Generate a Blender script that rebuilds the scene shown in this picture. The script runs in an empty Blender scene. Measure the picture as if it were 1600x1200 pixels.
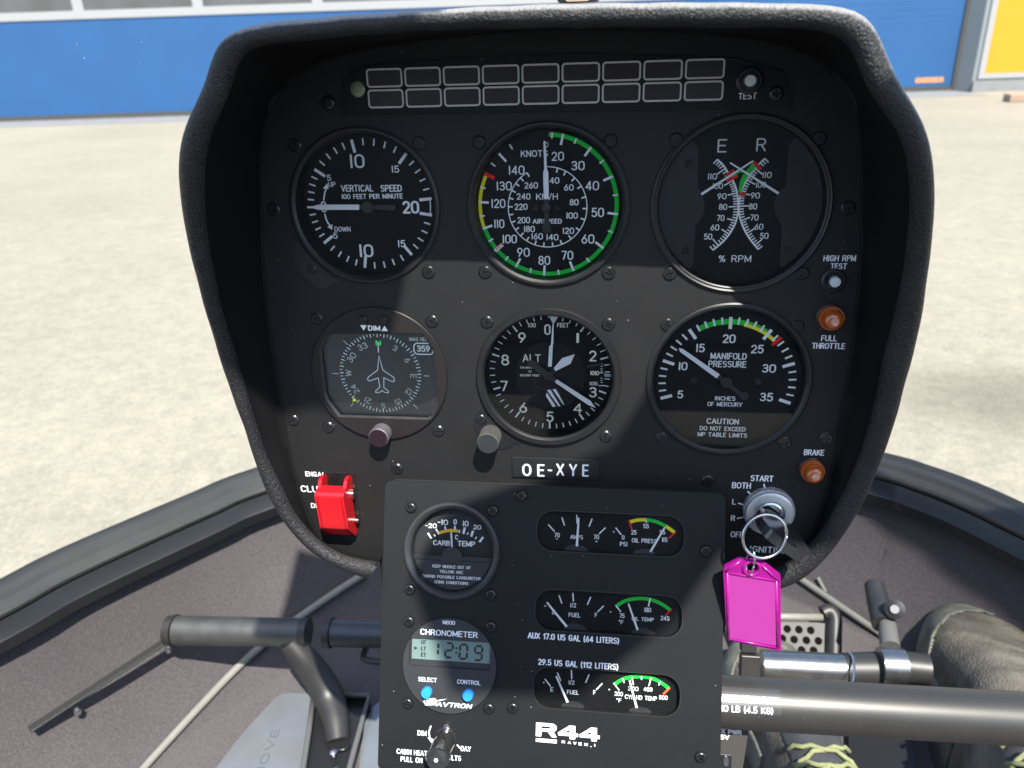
import bpy, math, random
from math import sin, cos, pi, radians, degrees, atan2, hypot, sqrt
from mathutils import Vector, Matrix, noise
from mathutils.geometry import delaunay_2d_cdt
random.seed(7)
S = bpy.context.scene
COL = S.collection

# ------------------------------------------------------------------ camera
F_PX = 1217.0                      # focal length in pixels of the 1600 px wide photograph
CAM = Vector((.034, -.395, .075))  # metres; origin = middle of the airspeed gauge
def cam_axes(yaw, pitch, roll):
    fwd = Vector((-sin(yaw)*cos(pitch), cos(yaw)*cos(pitch), -sin(pitch)))
    r = Vector((cos(yaw), sin(yaw), 0)); u = r.cross(fwd)
    return (cos(roll)*r + sin(roll)*u, -sin(roll)*r + cos(roll)*u, -fwd)
AX = cam_axes(radians(7.9), radians(23.5), radians(-1.9))
cd = bpy.data.cameras.new('camera'); cam = bpy.data.objects.new('camera', cd); COL.objects.link(cam)
cd.sensor_width = 36; cd.lens = 36*F_PX/1600; cd.clip_start = .01; cd.clip_end = 2000
cam.matrix_world = Matrix.Translation(CAM) @ Matrix(((AX[0].x, AX[1].x, AX[2].x), (AX[0].y, AX[1].y, AX[2].y), (AX[0].z, AX[1].z, AX[2].z))).to_4x4()
S.camera = cam
cd.dof.use_dof = True; cd.dof.focus_distance = .42; cd.dof.aperture_fstop = 14

# ------------------------------------------------------------------ light
TILT = radians(3.75)
UP = Vector((0, sin(TILT), cos(TILT))); OUT = Vector((0, -cos(TILT), sin(TILT))); XX = Vector((1, 0, 0))
SUN = (XX*.40 + UP*1.36 + OUT).normalized()      # towards the sun
W = bpy.data.worlds.new('World'); S.world = W; W.use_nodes = True
nt = W.node_tree; bg = nt.nodes['Background']
sky = nt.nodes.new('ShaderNodeTexSky'); sky.sky_type = 'NISHITA'; sky.sun_disc = False
sky.sun_elevation = math.asin(SUN.z); sky.sun_rotation = atan2(SUN.x, SUN.y)
sky.altitude = 400
nt.links.new(sky.outputs[0], bg.inputs[0]); bg.inputs[1].default_value = .15
sl = bpy.data.lights.new('sun', 'SUN'); so = bpy.data.objects.new('sun', sl); COL.objects.link(so)
sl.energy = 5.0; sl.angle = radians(.5); sl.color = (1, .95, .86)
so.rotation_euler = (-SUN).to_track_quat('-Z', 'Y').to_euler()
S.view_settings.view_transform = 'Standard'; S.view_settings.look = 'None'
S.view_settings.exposure = 1.12; S.view_settings.gamma = 1; S.view_settings.use_curve_mapping = False
S.render.engine = 'CYCLES'

# ------------------------------------------------------------------ helpers
def ray(x, y):
    return AX[0]*((x-800)/F_PX) + AX[1]*((600-y)/F_PX) - AX[2]
def at_z(x, y, z):                 # point of the view ray at a real height
    d = ray(x, y); return CAM + d*((z-CAM.z)/d.z)
def at_d(x, y, D):                 # point at a real distance
    return CAM + ray(x, y)*D
def frame(o, X, Y, Z):
    return Matrix(((X.x, Y.x, Z.x, o.x), (X.y, Y.y, Z.y, o.y), (X.z, Y.z, Z.z, o.z), (0, 0, 0, 1)))
class Fr:                          # a real plane in the cockpit; local units are millimetres
    def __init__(s, M): s.M = M; s.I = M.inverted()
    def hit(s, x, y, z=0.0):
        c = s.I @ CAM; d = s.I.to_3x3() @ ray(x, y)
        k = (z*.001 - c.z)/d.z; p = c + d*k
        return Vector((p.x*1000, p.y*1000))
    def sub(s, u, v, o=0.0): return Fr(s.M @ Matrix.Translation((u*.001, v*.001, o*.001)))
PANEL = Fr(frame(Vector((0, 0, 0)), XX, UP, OUT))
CT = radians(24.5)
C_UP = Vector((0, sin(CT), cos(CT))); C_OUT = Vector((0, -cos(CT), sin(CT)))
CONS = Fr(frame(UP*-.158 + OUT*.012, XX, C_UP, C_OUT))

class MB:
    def __init__(s): s.v = []; s.f = []
    def add(s, vs, fs):
        n = len(s.v); s.v += [Vector(p) for p in vs]; s.f += [[n+i for i in f] for f in fs]; return s
    def build(s, name, mat, parent=None, scale=.001, smooth=False, M=None, bevel=0, seg=2, auto=None, sub=0):
        me = bpy.data.meshes.new(name); me.from_pydata([p*scale for p in s.v], [], s.f); me.validate(); me.update()
        me.materials.append(mat)
        if smooth or auto is not None: me.polygons.foreach_set('use_smooth', [True]*len(me.polygons))
        if auto is not None: me.set_sharp_from_angle(angle=radians(auto))
        o = bpy.data.objects.new(name, me); COL.objects.link(o)
        if parent is not None: o.parent = parent
        if M is not None: o.matrix_local = M
        if bevel:
            b = o.modifiers.new('bevel', 'BEVEL'); b.width = bevel*scale; b.segments = seg; b.limit_method = 'ANGLE'; b.angle_limit = radians(35)
        if sub:
            m = o.modifiers.new('s', 'SUBSURF'); m.levels = sub; m.render_levels = sub
        return o
def tag(o, label, cat=None, group=None, kind=None):
    if label: o['label'] = label
    if cat: o['category'] = cat
    if group: o['group'] = group
    if kind: o['kind'] = kind
    return o
def thing(name, label, cat, fr=None, loc=None, group=None):
    o = bpy.data.objects.new(name, None); COL.objects.link(o); o.empty_display_size = .01
    if fr is not None: o.matrix_world = fr.M
    if loc is not None: o.location = loc
    return tag(o, label, cat, group)
def copy_part(o, parent, M):
    c = o.copy(); COL.objects.link(c); c.parent = parent; c.matrix_local = M; return c

def circle(r, n=48, cx=0, cy=0, a0=0): return [(cx+r*cos(a0+2*pi*i/n), cy+r*sin(a0+2*pi*i/n)) for i in range(n)]
def rrect(x0, y0, x1, y1, r, n=6):
    P = []
    for cx, cy, a in ((x1-r, y1-r, 0), (x0+r, y1-r, 90), (x0+r, y0+r, 180), (x1-r, y0+r, 270)):
        for i in range(n+1):
            t = radians(a+90*i/n); P.append((cx+r*cos(t), cy+r*sin(t)))
    return P
def area(P): return .5*sum(P[i-1][0]*P[i][1]-P[i][0]*P[i-1][1] for i in range(len(P)))
def ccw(P): return list(P) if area(P) > 0 else list(P)[::-1]
def fill(polys, holes=()):         # union of polygons minus holes -> flat mesh
    vs = []; fs = []
    for P in list(polys)+list(holes):
        P = ccw(P); n = len(vs); vs += [Vector((p[0], p[1])) for p in P]; fs.append(list(range(n, n+len(P))))
    V, E_, Fc, _, _, OF = delaunay_2d_cdt(vs, [], fs, 1, 1e-6)
    np_ = len(polys); out = []
    for f, o in zip(Fc, OF):
        if o and all(k < np_ for k in o): out.append(list(f))
    return V, out
def add_flat(mb, polys, z=0, holes=()):
    V, Fc = fill(polys, holes)
    mb.add([(p[0], p[1], z) for p in V], Fc)
def wall(mb, P, z0, z1, inward=False):
    P = ccw(P); n = len(P)
    vs = [(p[0], p[1], z0) for p in P]+[(p[0], p[1], z1) for p in P]
    fs = [[i, (i+1) % n, n+(i+1) % n, n+i] for i in range(n)]
    if inward: fs = [f[::-1] for f in fs]
    mb.add(vs, fs)
def prism(mb, P, z0, z1, holes=()):
    add_flat(mb, [P], z1, holes); V, Fc = fill([P], holes)
    mb.add([(p[0], p[1], z0) for p in V], [f[::-1] for f in Fc])
    wall(mb, P, z0, z1)
    for h in holes: wall(mb, h, z0, z1, True)
def lathe(mb, prof, n=64, cx=0, cy=0, knurl=0):
    m = len(prof); vs = []; fs = []
    for i in range(n):
        a = 2*pi*i/n
        for r, z in prof:
            k = r - (knurl if (i % 2 and r > .3*max(q[0] for q in prof)) else 0)
            vs.append((cx+k*cos(a), cy+k*sin(a), z))
    for i in range(n):
        j = (i+1) % n
        for k in range(m-1): fs.append([i*m+k, j*m+k, j*m+k+1, i*m+k+1])
    mb.add(vs, fs)
def box(mb, x0, y0, z0, x1, y1, z1):
    mb.add([(x0,y0,z0),(x1,y0,z0),(x1,y1,z0),(x0,y1,z0),(x0,y0,z1),(x1,y0,z1),(x1,y1,z1),(x0,y1,z1)],
           [[0,3,2,1],[4,5,6,7],[0,1,5,4],[1,2,6,5],[2,3,7,6],[3,0,4,7]])
def strip(mb, pts, w, z, closed=False):
    pts = [Vector((p[0], p[1])) for p in pts]; n = len(pts); L = []; R = []
    for i in range(n):
        if closed: a, b = pts[i-1], pts[(i+1) % n]; p = pts[i]; d0 = (p-a); d1 = (b-p)
        else:
            d0 = pts[i]-pts[i-1] if i else pts[1]-pts[0]; d1 = pts[i+1]-pts[i] if i < n-1 else pts[-1]-pts[-2]; p = pts[i]
        d0 = d0.normalized(); d1 = d1.normalized(); t = (d0+d1)
        t = t.normalized() if t.length > 1e-6 else d1
        nn = Vector((-t.y, t.x)); k = max(.35, nn.dot(Vector((-d1.y, d1.x))))
        L.append(p+nn*(w/2/k)); R.append(p-nn*(w/2/k))
    vs = [(p.x, p.y, z) for p in L]+[(p.x, p.y, z) for p in R]
    m = n if closed else n-1
    mb.add(vs, [[n+i, n+(i+1) % n, (i+1) % n, i] for i in range(m)])
def smooth_line(P, k=6, closed=False):
    P = [Vector(p) for p in P]; n = len(P); out = []
    rng = range(n if closed else n-1)
    for i in rng:
        p0 = P[i-1] if (i or closed) else P[0]*2-P[1]; p1 = P[i]; p2 = P[(i+1) % n]
        p3 = P[(i+2) % n] if (closed or i+2 < n) else P[-1]*2-P[-2]
        for j in range(k):
            t = j/k; out.append(.5*((2*p1)+(p2-p0)*t+(2*p0-5*p1+4*p2-p3)*t*t+(3*p1-p0-3*p2+p3)*t**3))
    if not closed: out.append(P[-1])
    return out
def tube(mb, pts, r, n=12, cap=True):
    pts = [Vector(p) for p in pts]; m = len(pts); rr = r if isinstance(r, (list, tuple)) else [r]*m
    T = [(pts[min(i+1, m-1)]-pts[max(i-1, 0)]).normalized() for i in range(m)]
    a = Vector((0, 0, 1)) if abs(T[0].z) < .9 else Vector((1, 0, 0)); N = (a-T[0]*a.dot(T[0])).normalized()
    vs = []; fs = []
    for i in range(m):
        N = (N-T[i]*N.dot(T[i])).normalized(); B = T[i].cross(N)
        for k in range(n): vs.append(pts[i]+(N*cos(2*pi*k/n)+B*sin(2*pi*k/n))*rr[i])
    for i in range(m-1):
        for k in range(n): fs.append([i*n+k, i*n+(k+1) % n, (i+1)*n+(k+1) % n, (i+1)*n+k])
    if cap: fs.append(list(range(n))[::-1]); fs.append([(m-1)*n+k for k in range(n)])
    mb.add(vs, fs)

# ------------------------------------------------------------------ lettering (own stroke font)
def arc(cx, cy, rx, ry, a0, a1, n=None):
    n = n or max(3, int(abs(a1-a0)/16)); return [(cx+rx*cos(radians(a0+(a1-a0)*i/n)), cy+ry*sin(radians(a0+(a1-a0)*i/n))) for i in range(n+1)]
O_ = arc(.3, .7, .3, .3, 0, 180)+arc(.3, .3, .3, .3, 180, 360)+[(.6, .7)]
GL = {
'0': (.6, [O_]), '1': (.12, [[(.06, 0), (.06, 1)]]),
'!': (.30, [[(.02, .74), (.22, .86), (.26, 1), (.26, 0)]]),
'2': (.58, [arc(.29, .72, .27, .28, 165, -35)+[(.02, .0), (.58, 0)]]),
'3': (.56, [arc(.27, .76, .25, .24, 155, -90)[:-1]+[(.27, .53)], [(.2, .53), (.27, .53)]+arc(.27, .27, .28, .265, 80, -155)]),
'4': (.62, [[(.46, 0), (.46, 1), (.0, .27), (.62, .27)]]),
'5': (.57, [[(.52, 1), (.1, 1), (.05, .54)]+arc(.27, .32, .29, .32, 125, -150)]),
'6': (.58, [[(.42, 1), (.06, .45)]+arc(.29, .3, .27, .3, 160, 520)]),
'7': (.56, [[(0, 1), (.56, 1), (.2, 0)]]),
'8': (.58, [arc(.29, .76, .24, .24, 0, 360), arc(.29, .27, .28, .27, 0, 360)]),
'9': (.58, [[(.16, 0), (.52, .55)]+arc(.29, .7, .27, .3, -20, -380)]),
'A': (.7, [[(0, 0), (.35, 1), (.7, 0)], [(.13, .34), (.57, .34)]]),
'B': (.6, [[(0, 0), (0, 1), (.33, 1)]+arc(.33, .765, .235, .235, 80, -80)+[(.33, .53), (.02, .53)], [(.3, .53)]+arc(.33, .265, .265, .265, 80, -80)+[(.3, 0), (0, 0)]]),
'C': (.62, [arc(.34, .66, .3, .34, 28, 180)+arc(.34, .34, .3, .34, 180, 332)]),
'D': (.62, [[(0, 0), (0, 1), (.26, 1)]+arc(.26, .62, .34, .38, 85, 0)+arc(.26, .38, .34, .38, 0, -85)+[(.26, 0), (0, 0)]]),
'E': (.5, [[(.5, 1), (0, 1), (0, 0), (.5, 0)], [(0, .52), (.44, .52)]]),
'F': (.48, [[(.48, 1), (0, 1), (0, 0)], [(0, .5), (.42, .5)]]),
'G': (.66, [arc(.34, .66, .3, .34, 28, 180)+arc(.34, .34, .3, .34, 180, 350)+[(.64, .46), (.38, .46)]]),
'H': (.6, [[(0, 0), (0, 1)], [(.6, 0), (.6, 1)], [(0, .52), (.6, .52)]]),
'I': (.1, [[(.05, 0), (.05, 1)]]),
'J': (.46, [[(.46, 1), (.46, .25)]+arc(.23, .23, .23, .23, 0, -180)]),
'K': (.6, [[(0, 0), (0, 1)], [(.57, 1), (.02, .4)], [(.2, .6), (.6, 0)]]),
'L': (.46, [[(0, 1), (0, 0), (.46, 0)]]),
'M': (.72, [[(0, 0), (0, 1), (.36, .12), (.72, 1), (.72, 0)]]),
'N': (.6, [[(0, 0), (0, 1), (.6, 0), (.6, 1)]]),
'O': (.66, [arc(.33, .62, .33, .38, 0, 180)+arc(.33, .38, .33, .38, 180, 360)+[(.66, .62)]]),
'P': (.56, [[(0, 0), (0, 1), (.3, 1)]+arc(.3, .73, .26, .27, 80, -80)+[(.3, .46), (0, .46)]]),
'R': (.6, [[(0, 0), (0, 1), (.32, 1)]+arc(.32, .75, .25, .25, 80, -80)+[(.32, .5), (0, .5)], [(.3, .5), (.6, 0)]]),
'S': (.6, [arc(.3, .76, .27, .24, 30, 250)+arc(.31, .26, .28, .265, 75, -150)]),
'T': (.6, [[(0, 1), (.6, 1)], [(.3, 1), (.3, 0)]]),
'U': (.6, [[(0, 1), (0, .3)]+arc(.3, .3, .3, .3, 180, 360)+[(.6, 1)]]),
'V': (.68, [[(0, 1), (.34, 0), (.68, 1)]]),
'W': (.9, [[(0, 1), (.22, 0), (.45, .9), (.68, 0), (.9, 1)]]),
'X': (.64, [[(0, 1), (.64, 0)], [(.64, 1), (0, 0)]]),
'Y': (.66, [[(0, 1), (.33, .45), (.66, 1)], [(.33, .45), (.33, 0)]]),
'%': (.8, [arc(.17, .78, .15, .2, 0, 360), arc(.63, .22, .15, .2, 0, 360), [(.62, 1), (.18, 0)]]),
'/': (.3, [[(0, -.05), (.3, 1.05)]]), '-': (.34, [[(0, .48), (.34, .48)]]), '.': (.1, [[(.05, .02), (.05, .08)]]),
'(': (.2, [arc(.45, .45, .42, .75, 130, 230)]), ')': (.2, [arc(-.25, .45, .42, .75, 50, -50)]),
':': (.1, [[(.05, .08), (.05, .14)], [(.05, .6), (.05, .66)]]), '+': (.5, [[(0, .45), (.5, .45)], [(.25, .2), (.25, .7)]]), '~': (.2, [arc(.1, .88, .1, .12, 0, 360)]),
'd': (0, []), ' ': (.34, []),
}
_gc = {}
def glyph(ch, wt, asp=1.0):
    key = (ch, round(wt, 2), round(asp, 1))
    if key in _gc: return _gc[key]
    a = round(asp, 1); polys = []
    for st in GL[ch][1]:
        p = [(x*a, y) for x, y in st]
        for i in range(len(p)-1):
            (x0, y0), (x1, y1) = p[i], p[i+1]; L = hypot(x1-x0, y1-y0)
            if L < 1e-6: continue
            nx, ny = -(y1-y0)/L*wt/2, (x1-x0)/L*wt/2
            polys.append([(x0-nx, y0-ny), (x1-nx, y1-ny), (x1+nx, y1+ny), (x0+nx, y0+ny)])
        for q in p: polys.append(circle(wt/2*.999, 8, q[0], q[1], .2))
    r = fill(polys) if polys else ([], [])
    _gc[key] = r; return r
def text(mb, s, cx, cy, h, w=None, z=0, wt=.14, ang=0, slant=0, gap=.26, anchor='c'):
    wt += .025
    adv = [GL[c][0] for c in s]; nat = sum(adv)+gap*(len(s)-1)
    asp = (w/h-wt)/nat if w else 1.0
    if w is None: w = h*(nat+wt)
    hh = h*(1-wt) if h else h
    x = -w/2+wt*h/2 if anchor == 'c' else wt*h/2
    ca, sa = cos(ang), sin(ang)
    q = round(asp, 1) or .1
    for c, a in zip(s, adv):
        V, Fc = glyph(c, wt, asp)
        vs = []
        for p in V:
            lx = x+p[0]/q*asp*h; ly = (p[1]-.5)*hh; lx += slant*ly
            vs.append((cx+lx*ca-ly*sa, cy+lx*sa+ly*ca, z))
        mb.add(vs, Fc); x += (a+gap)*asp*h

# authoring on a real plane with the coordinates read off an enlarged crop of the photograph
class Zm:
    def __init__(s, fr, x0, y0, k, z=0): s.fr, s.x0, s.y0, s.k, s.z = fr, x0, y0, k, z
    def p(s, x, y, z=None): return s.fr.hit(s.x0+x/s.k, s.y0+y/s.k, s.z if z is None else z)
    def text(s, mb, t, x, y, h, w=None, wt=.14, z=None, ang=0, dz=.06, **kw):
        zz = s.z if z is None else z
        c = s.p(x, y, zz); hh = (s.p(x, y-h/2, zz)-s.p(x, y+h/2, zz)).length
        if ang: ww = (s.p(x, y-w/2, zz)-s.p(x, y+w/2, zz)).length if w else None
        else: ww = (s.p(x-w/2, y, zz)-s.p(x+w/2, y, zz)).length if w else None
        text(mb, t, c.x, c.y, hh, ww, zz+dz, wt, ang, **kw)
    def poly(s, mb, P, z=None, dz=.06):
        zz = s.z if z is None else z; Q = [s.p(x, y, zz) for x, y in P]; add_flat(mb, [Q], zz+dz)
    def line(s, mb, P, w, z=None, dz=.06, closed=False, k=0):
        zz = s.z if z is None else z; Q = [s.p(x, y, zz) for x, y in P]
        if k: Q = smooth_line(Q, k, closed)
        strip(mb, Q, w, zz+dz, closed)
    def ang(s, x, y, z=None):
        q = s.p(x, y, z)-OFF; return atan2(q.y, q.x)
OFF = Vector((0, 0))                # middle of the dial being drawn
def tick(mb, a, r0, r1, w, z):
    c, s_ = cos(a), sin(a); strip(mb, [(OFF.x+c*r0, OFF.y+s_*r0), (OFF.x+c*r1, OFF.y+s_*r1)], w, z)
def ring_arc(mb, a0, a1, r0, r1, z, n=None):    # clockwise from a0 to a1
    while a1 > a0: a1 -= 2*pi
    n = n or max(2, int((a0-a1)/radians(3)))
    A = [a0+(a1-a0)*i/n for i in range(n+1)]
    mb.add([(OFF.x+cos(a)*r0, OFF.y+sin(a)*r0, z) for a in A]+[(OFF.x+cos(a)*r1, OFF.y+sin(a)*r1, z) for a in A], [[i, n+1+i, n+2+i, i+1][::-1] for i in range(n)])
def cw_list(A, nm):                # clockwise angles with nm minors between
    out = [A[0]]
    for i in range(1, len(A)):
        a = A[i]
        while a > out[-1]: a -= 2*pi
        out.append(a)
    mins = []
    for i in range(len(out)-1):
        for j in range(1, nm+1): mins.append(out[i]+(out[i+1]-out[i])*j/(nm+1))
    return out, mins

# ------------------------------------------------------------------ materials
def mat(name, col, rough=.5, metal=0, spec=.5, bump=None, emis=None, coat=0, var=0, vscale=40, dust=0, trans=0, sss=0, coord='Object', var2=None):
    m = bpy.data.materials.new(name); m.use_nodes = True; n = m.node_tree; b = n.nodes['Principled BSDF']
    b.inputs['Base Color'].default_value = (*col, 1); b.inputs['Roughness'].default_value = rough
    b.inputs['Metallic'].default_value = metal; b.inputs['Specular IOR Level'].default_value = spec
    b.inputs['Coat Weight'].default_value = coat; b.inputs['Transmission Weight'].default_value = trans
    if sss: b.inputs['Subsurface Weight'].default_value = sss; b.inputs['Subsurface Radius'].default_value = (.004, .002, .003)
    if emis: b.inputs['Emission Color'].default_value = (*emis[0], 1); b.inputs['Emission Strength'].default_value = emis[1]
    tc = n.nodes.new('ShaderNodeTexCoord')
    if var or dust:
        src = None
        if var:
            t = n.nodes.new('ShaderNodeTexNoise'); t.inputs['Scale'].default_value = vscale; t.inputs['Detail'].default_value = 6; n.links.new(tc.outputs[coord], t.inputs['Vector'])
            r = n.nodes.new('ShaderNodeMapRange'); r.inputs[1].default_value = .3; r.inputs[2].default_value = .7; r.inputs[3].default_value = 1-var; r.inputs[4].default_value = 1+var
            n.links.new(t.outputs['Fac'], r.inputs[0])
            mx = n.nodes.new('ShaderNodeVectorMath'); mx.operation = 'SCALE'; mx.inputs[0].default_value = col; n.links.new(r.outputs[0], mx.inputs['Scale']); src = mx.outputs[0]
            rr = n.nodes.new('ShaderNodeMapRange'); rr.inputs[3].default_value = max(0, rough-var*.25); rr.inputs[4].default_value = min(1, rough+var*.25)
            n.links.new(t.outputs['Fac'], rr.inputs[0]); n.links.new(rr.outputs[0], b.inputs['Roughness'])
        if dust:
            v = n.nodes.new('ShaderNodeTexVoronoi'); v.inputs['Scale'].default_value = 330; n.links.new(tc.outputs[coord], v.inputs['Vector'])
            v2 = n.nodes.new('ShaderNodeTexNoise'); v2.inputs['Scale'].default_value = 60; n.links.new(tc.outputs[coord], v2.inputs['Vector'])
            lt = n.nodes.new('ShaderNodeMath'); lt.operation = 'LESS_THAN'; lt.inputs[1].default_value = .075; n.links.new(v.outputs['Distance'], lt.inputs[0])
            sep = n.nodes.new('ShaderNodeSeparateColor'); n.links.new(v.outputs['Color'], sep.inputs[0])
            g = n.nodes.new('ShaderNodeMath'); g.operation = 'GREATER_THAN'; g.inputs[1].default_value = .90; n.links.new(sep.outputs[0], g.inputs[0])
            g2 = n.nodes.new('ShaderNodeMath'); g2.operation = 'GREATER_THAN'; g2.inputs[1].default_value = .48; n.links.new(v2.outputs['Fac'], g2.inputs[0])
            m1 = n.nodes.new('ShaderNodeMath'); m1.operation = 'MULTIPLY'; n.links.new(lt.outputs[0], m1.inputs[0]); n.links.new(g.outputs[0], m1.inputs[1])
            m2 = n.nodes.new('ShaderNodeMath'); m2.operation = 'MULTIPLY'; n.links.new(m1.outputs[0], m2.inputs[0]); n.links.new(g2.outputs[0], m2.inputs[1])
            mm = n.nodes.new('ShaderNodeMath'); mm.operation = 'MULTIPLY'; mm.inputs[1].default_value = dust; n.links.new(m2.outputs[0], mm.inputs[0])
            mix = n.nodes.new('ShaderNodeMix'); mix.data_type = 'RGBA'; n.links.new(mm.outputs[0], mix.inputs[0])
            mix.inputs[6].default_value = (*col, 1); mix.inputs[7].default_value = (.5, .48, .45, 1)
            if src: n.links.new(src, mix.inputs[6])
            src = mix.outputs[2]
        n.links.new(src, b.inputs['Base Color'])
    if bump:                        # list of (kind, scale, strength mm)
        prev = None
        for kind, sc, dist in bump:
            t = n.nodes.new('ShaderNodeTexNoise' if kind != 'v' else 'ShaderNodeTexVoronoi'); t.inputs['Scale'].default_value = sc
            if kind == 'n': t.inputs['Detail'].default_value = 4
            if kind == 'w': t.inputs['Detail'].default_value = 3; t.inputs['Distortion'].default_value = 1.6
            if kind == 'v': t.feature = 'SMOOTH_F1'
            n.links.new(tc.outputs[coord], t.inputs['Vector'])
            bp = n.nodes.new('ShaderNodeBump'); bp.inputs['Distance'].default_value = dist*.001; bp.inputs['Strength'].default_value = 1
            n.links.new(t.outputs[0], bp.inputs['Height'])
            if prev: n.links.new(prev.outputs[0], bp.inputs['Normal'])
            prev = bp
        n.links.new(prev.outputs[0], b.inputs['Normal'])
    return m
def glass_mat(name, tint=(1, 1, 1), ior=1.45, rough=0.0, k=1.0):
    m = bpy.data.materials.new(name); m.use_nodes = True; n = m.node_tree; n.nodes.clear()
    o = n.nodes.new('ShaderNodeOutputMaterial'); mx = n.nodes.new('ShaderNodeMixShader'); t = n.nodes.new('ShaderNodeBsdfTransparent'); g = n.nodes.new('ShaderNodeBsdfGlossy')
    f = n.nodes.new('ShaderNodeFresnel'); f.inputs[0].default_value = ior; t.inputs[0].default_value = (*tint, 1); g.inputs['Roughness'].default_value = rough
    mu = n.nodes.new('ShaderNodeMath'); mu.operation = 'MULTIPLY'; mu.inputs[1].default_value = k; n.links.new(f.outputs[0], mu.inputs[0])
    n.links.new(mu.outputs[0], mx.inputs[0]); n.links.new(t.outputs[0], mx.inputs[1]); n.links.new(g.outputs[0], mx.inputs[2]); n.links.new(mx.outputs[0], o.inputs[0])
    return m
M_PANEL = mat('panel_paint', (.0105, .0105, .0108), .6, spec=.32, bump=[('n', 1500, .05)], var=.12, vscale=30, dust=.8)
M_CONS = mat('console_paint', (.0075, .008, .009), .6, spec=.26, bump=[('n', 1500, .06)], var=.12, vscale=25, dust=.8)
M_LEATHER = mat('hood_vinyl', (.017, .017, .018), .5, spec=.4, bump=[('w', 560, .8), ('v', 900, .35)], var=.2, vscale=60)
M_HOODIN = mat('hood_lining', (.006, .006, .0065), .65, spec=.15, bump=[('n', 900, .12)])
M_BEZ = mat('bezel_black', (.008, .008, .009), .44, spec=.5, bump=None, var=.15, vscale=80)
M_BEZG = mat('bezel_grey', (.035, .035, .037), .35, spec=.5, metal=.2, var=.15, vscale=80)
M_DIAL = mat('dial_black', (.0035, .0035, .004), .6, spec=.2)
M_DIAL2 = mat('dial_dark_grey', (.014, .014, .014), .6, spec=.2)
M_WHITE = mat('marking_white', (.78, .80, .80), .6, spec=.2)
M_CREAM = mat('marking_cream', (.80, .78, .66), .6, spec=.2)
M_PRINT = mat('print_white', (.74, .76, .78), .6, spec=.2, var=.06, vscale=300)
M_GREEN = mat('marking_green', (.01, .55, .05), .6, spec=.2)
M_YEL = mat('marking_yellow', (.80, .72, .02), .6, spec=.2)
M_AMB = mat('marking_amber', (.85, .47, .03), .6, spec=.2)
M_RED = mat('marking_red', (.72, .015, .02), .6, spec=.2)
M_NEEDB = mat('needle_black', (.018, .018, .019), .45)
M_SCREW = mat('screw_black', (.018, .018, .019), .28, metal=.4, spec=.7)
M_SCREWW = mat('screw_worn_steel', (.055, .055, .055), .25, metal=.8, spec=.7, var=.3, vscale=700)
M_STEEL = mat('bright_steel', (.62, .62, .62), .22, metal=1, var=.1, vscale=200)
M_ALU = mat('brushed_aluminium', (.60, .61, .62), .34, metal=.65, var=.12, vscale=90)
M_REDP = mat('red_plastic', (.50, .006, .012), .32, spec=.5, coat=.2, sss=.1)
M_GLASS = glass_mat('gauge_glass', (.97, .98, .98), 1.30)
def dusty_top(m, dust):             # pale dust and fading on whatever faces up, broken up by noise
    n = m.node_tree; b = n.nodes['Principled BSDF']; g = n.nodes.new('ShaderNodeNewGeometry')
    dt = n.nodes.new('ShaderNodeVectorMath'); dt.operation = 'DOT_PRODUCT'; dt.inputs[1].default_value = (.12, .15, .98); n.links.new(g.outputs['Normal'], dt.inputs[0])
    tc = n.nodes.new('ShaderNodeTexCoord'); t = n.nodes.new('ShaderNodeTexNoise'); t.inputs['Scale'].default_value = 650; t.inputs['Detail'].default_value = 4; t.inputs['Distortion'].default_value = 1.2; n.links.new(tc.outputs['Object'], t.inputs['Vector'])
    ad = n.nodes.new('ShaderNodeMath'); ad.operation = 'MULTIPLY_ADD'; ad.inputs[1].default_value = .55; n.links.new(t.outputs['Fac'], ad.inputs[0]); n.links.new(dt.outputs['Value'], ad.inputs[2])
    r = n.nodes.new('ShaderNodeMapRange'); r.interpolation_type = 'SMOOTHSTEP'; r.inputs[1].default_value = .52; r.inputs[2].default_value = 1.0; n.links.new(ad.outputs[0], r.inputs[0])
    mx = n.nodes.new('ShaderNodeMix'); mx.data_type = 'RGBA'; sx = n.nodes.new('ShaderNodeSeparateXYZ'); n.links.new(tc.outputs['Object'], sx.inputs[0]); r2 = n.nodes.new('ShaderNodeMapRange'); r2.interpolation_type = 'SMOOTHSTEP'; r2.inputs[1].default_value = -.03; r2.inputs[2].default_value = .05; n.links.new(sx.outputs['Y'], r2.inputs[0])
    mm = n.nodes.new('ShaderNodeMath'); mm.operation = 'MULTIPLY'; n.links.new(r.outputs[0], mm.inputs[0]); n.links.new(r2.outputs[0], mm.inputs[1]); n.links.new(mm.outputs[0], mx.inputs[0]); src = b.inputs['Base Color'].links[0].from_socket
    n.links.new(src, mx.inputs[6]); mx.inputs[7].default_value = (*dust, 1); n.links.new(mx.outputs[2], b.inputs['Base Color'])
dusty_top(M_LEATHER, (.24, .236, .225))
M_BLK = mat('black_plastic', (.013, .013, .014), .35, spec=.5)
M_BLKM = mat('black_powder_coat', (.022, .022, .022), .45, spec=.5, bump=[('n', 900, .04)], var=.15, vscale=50)
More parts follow.
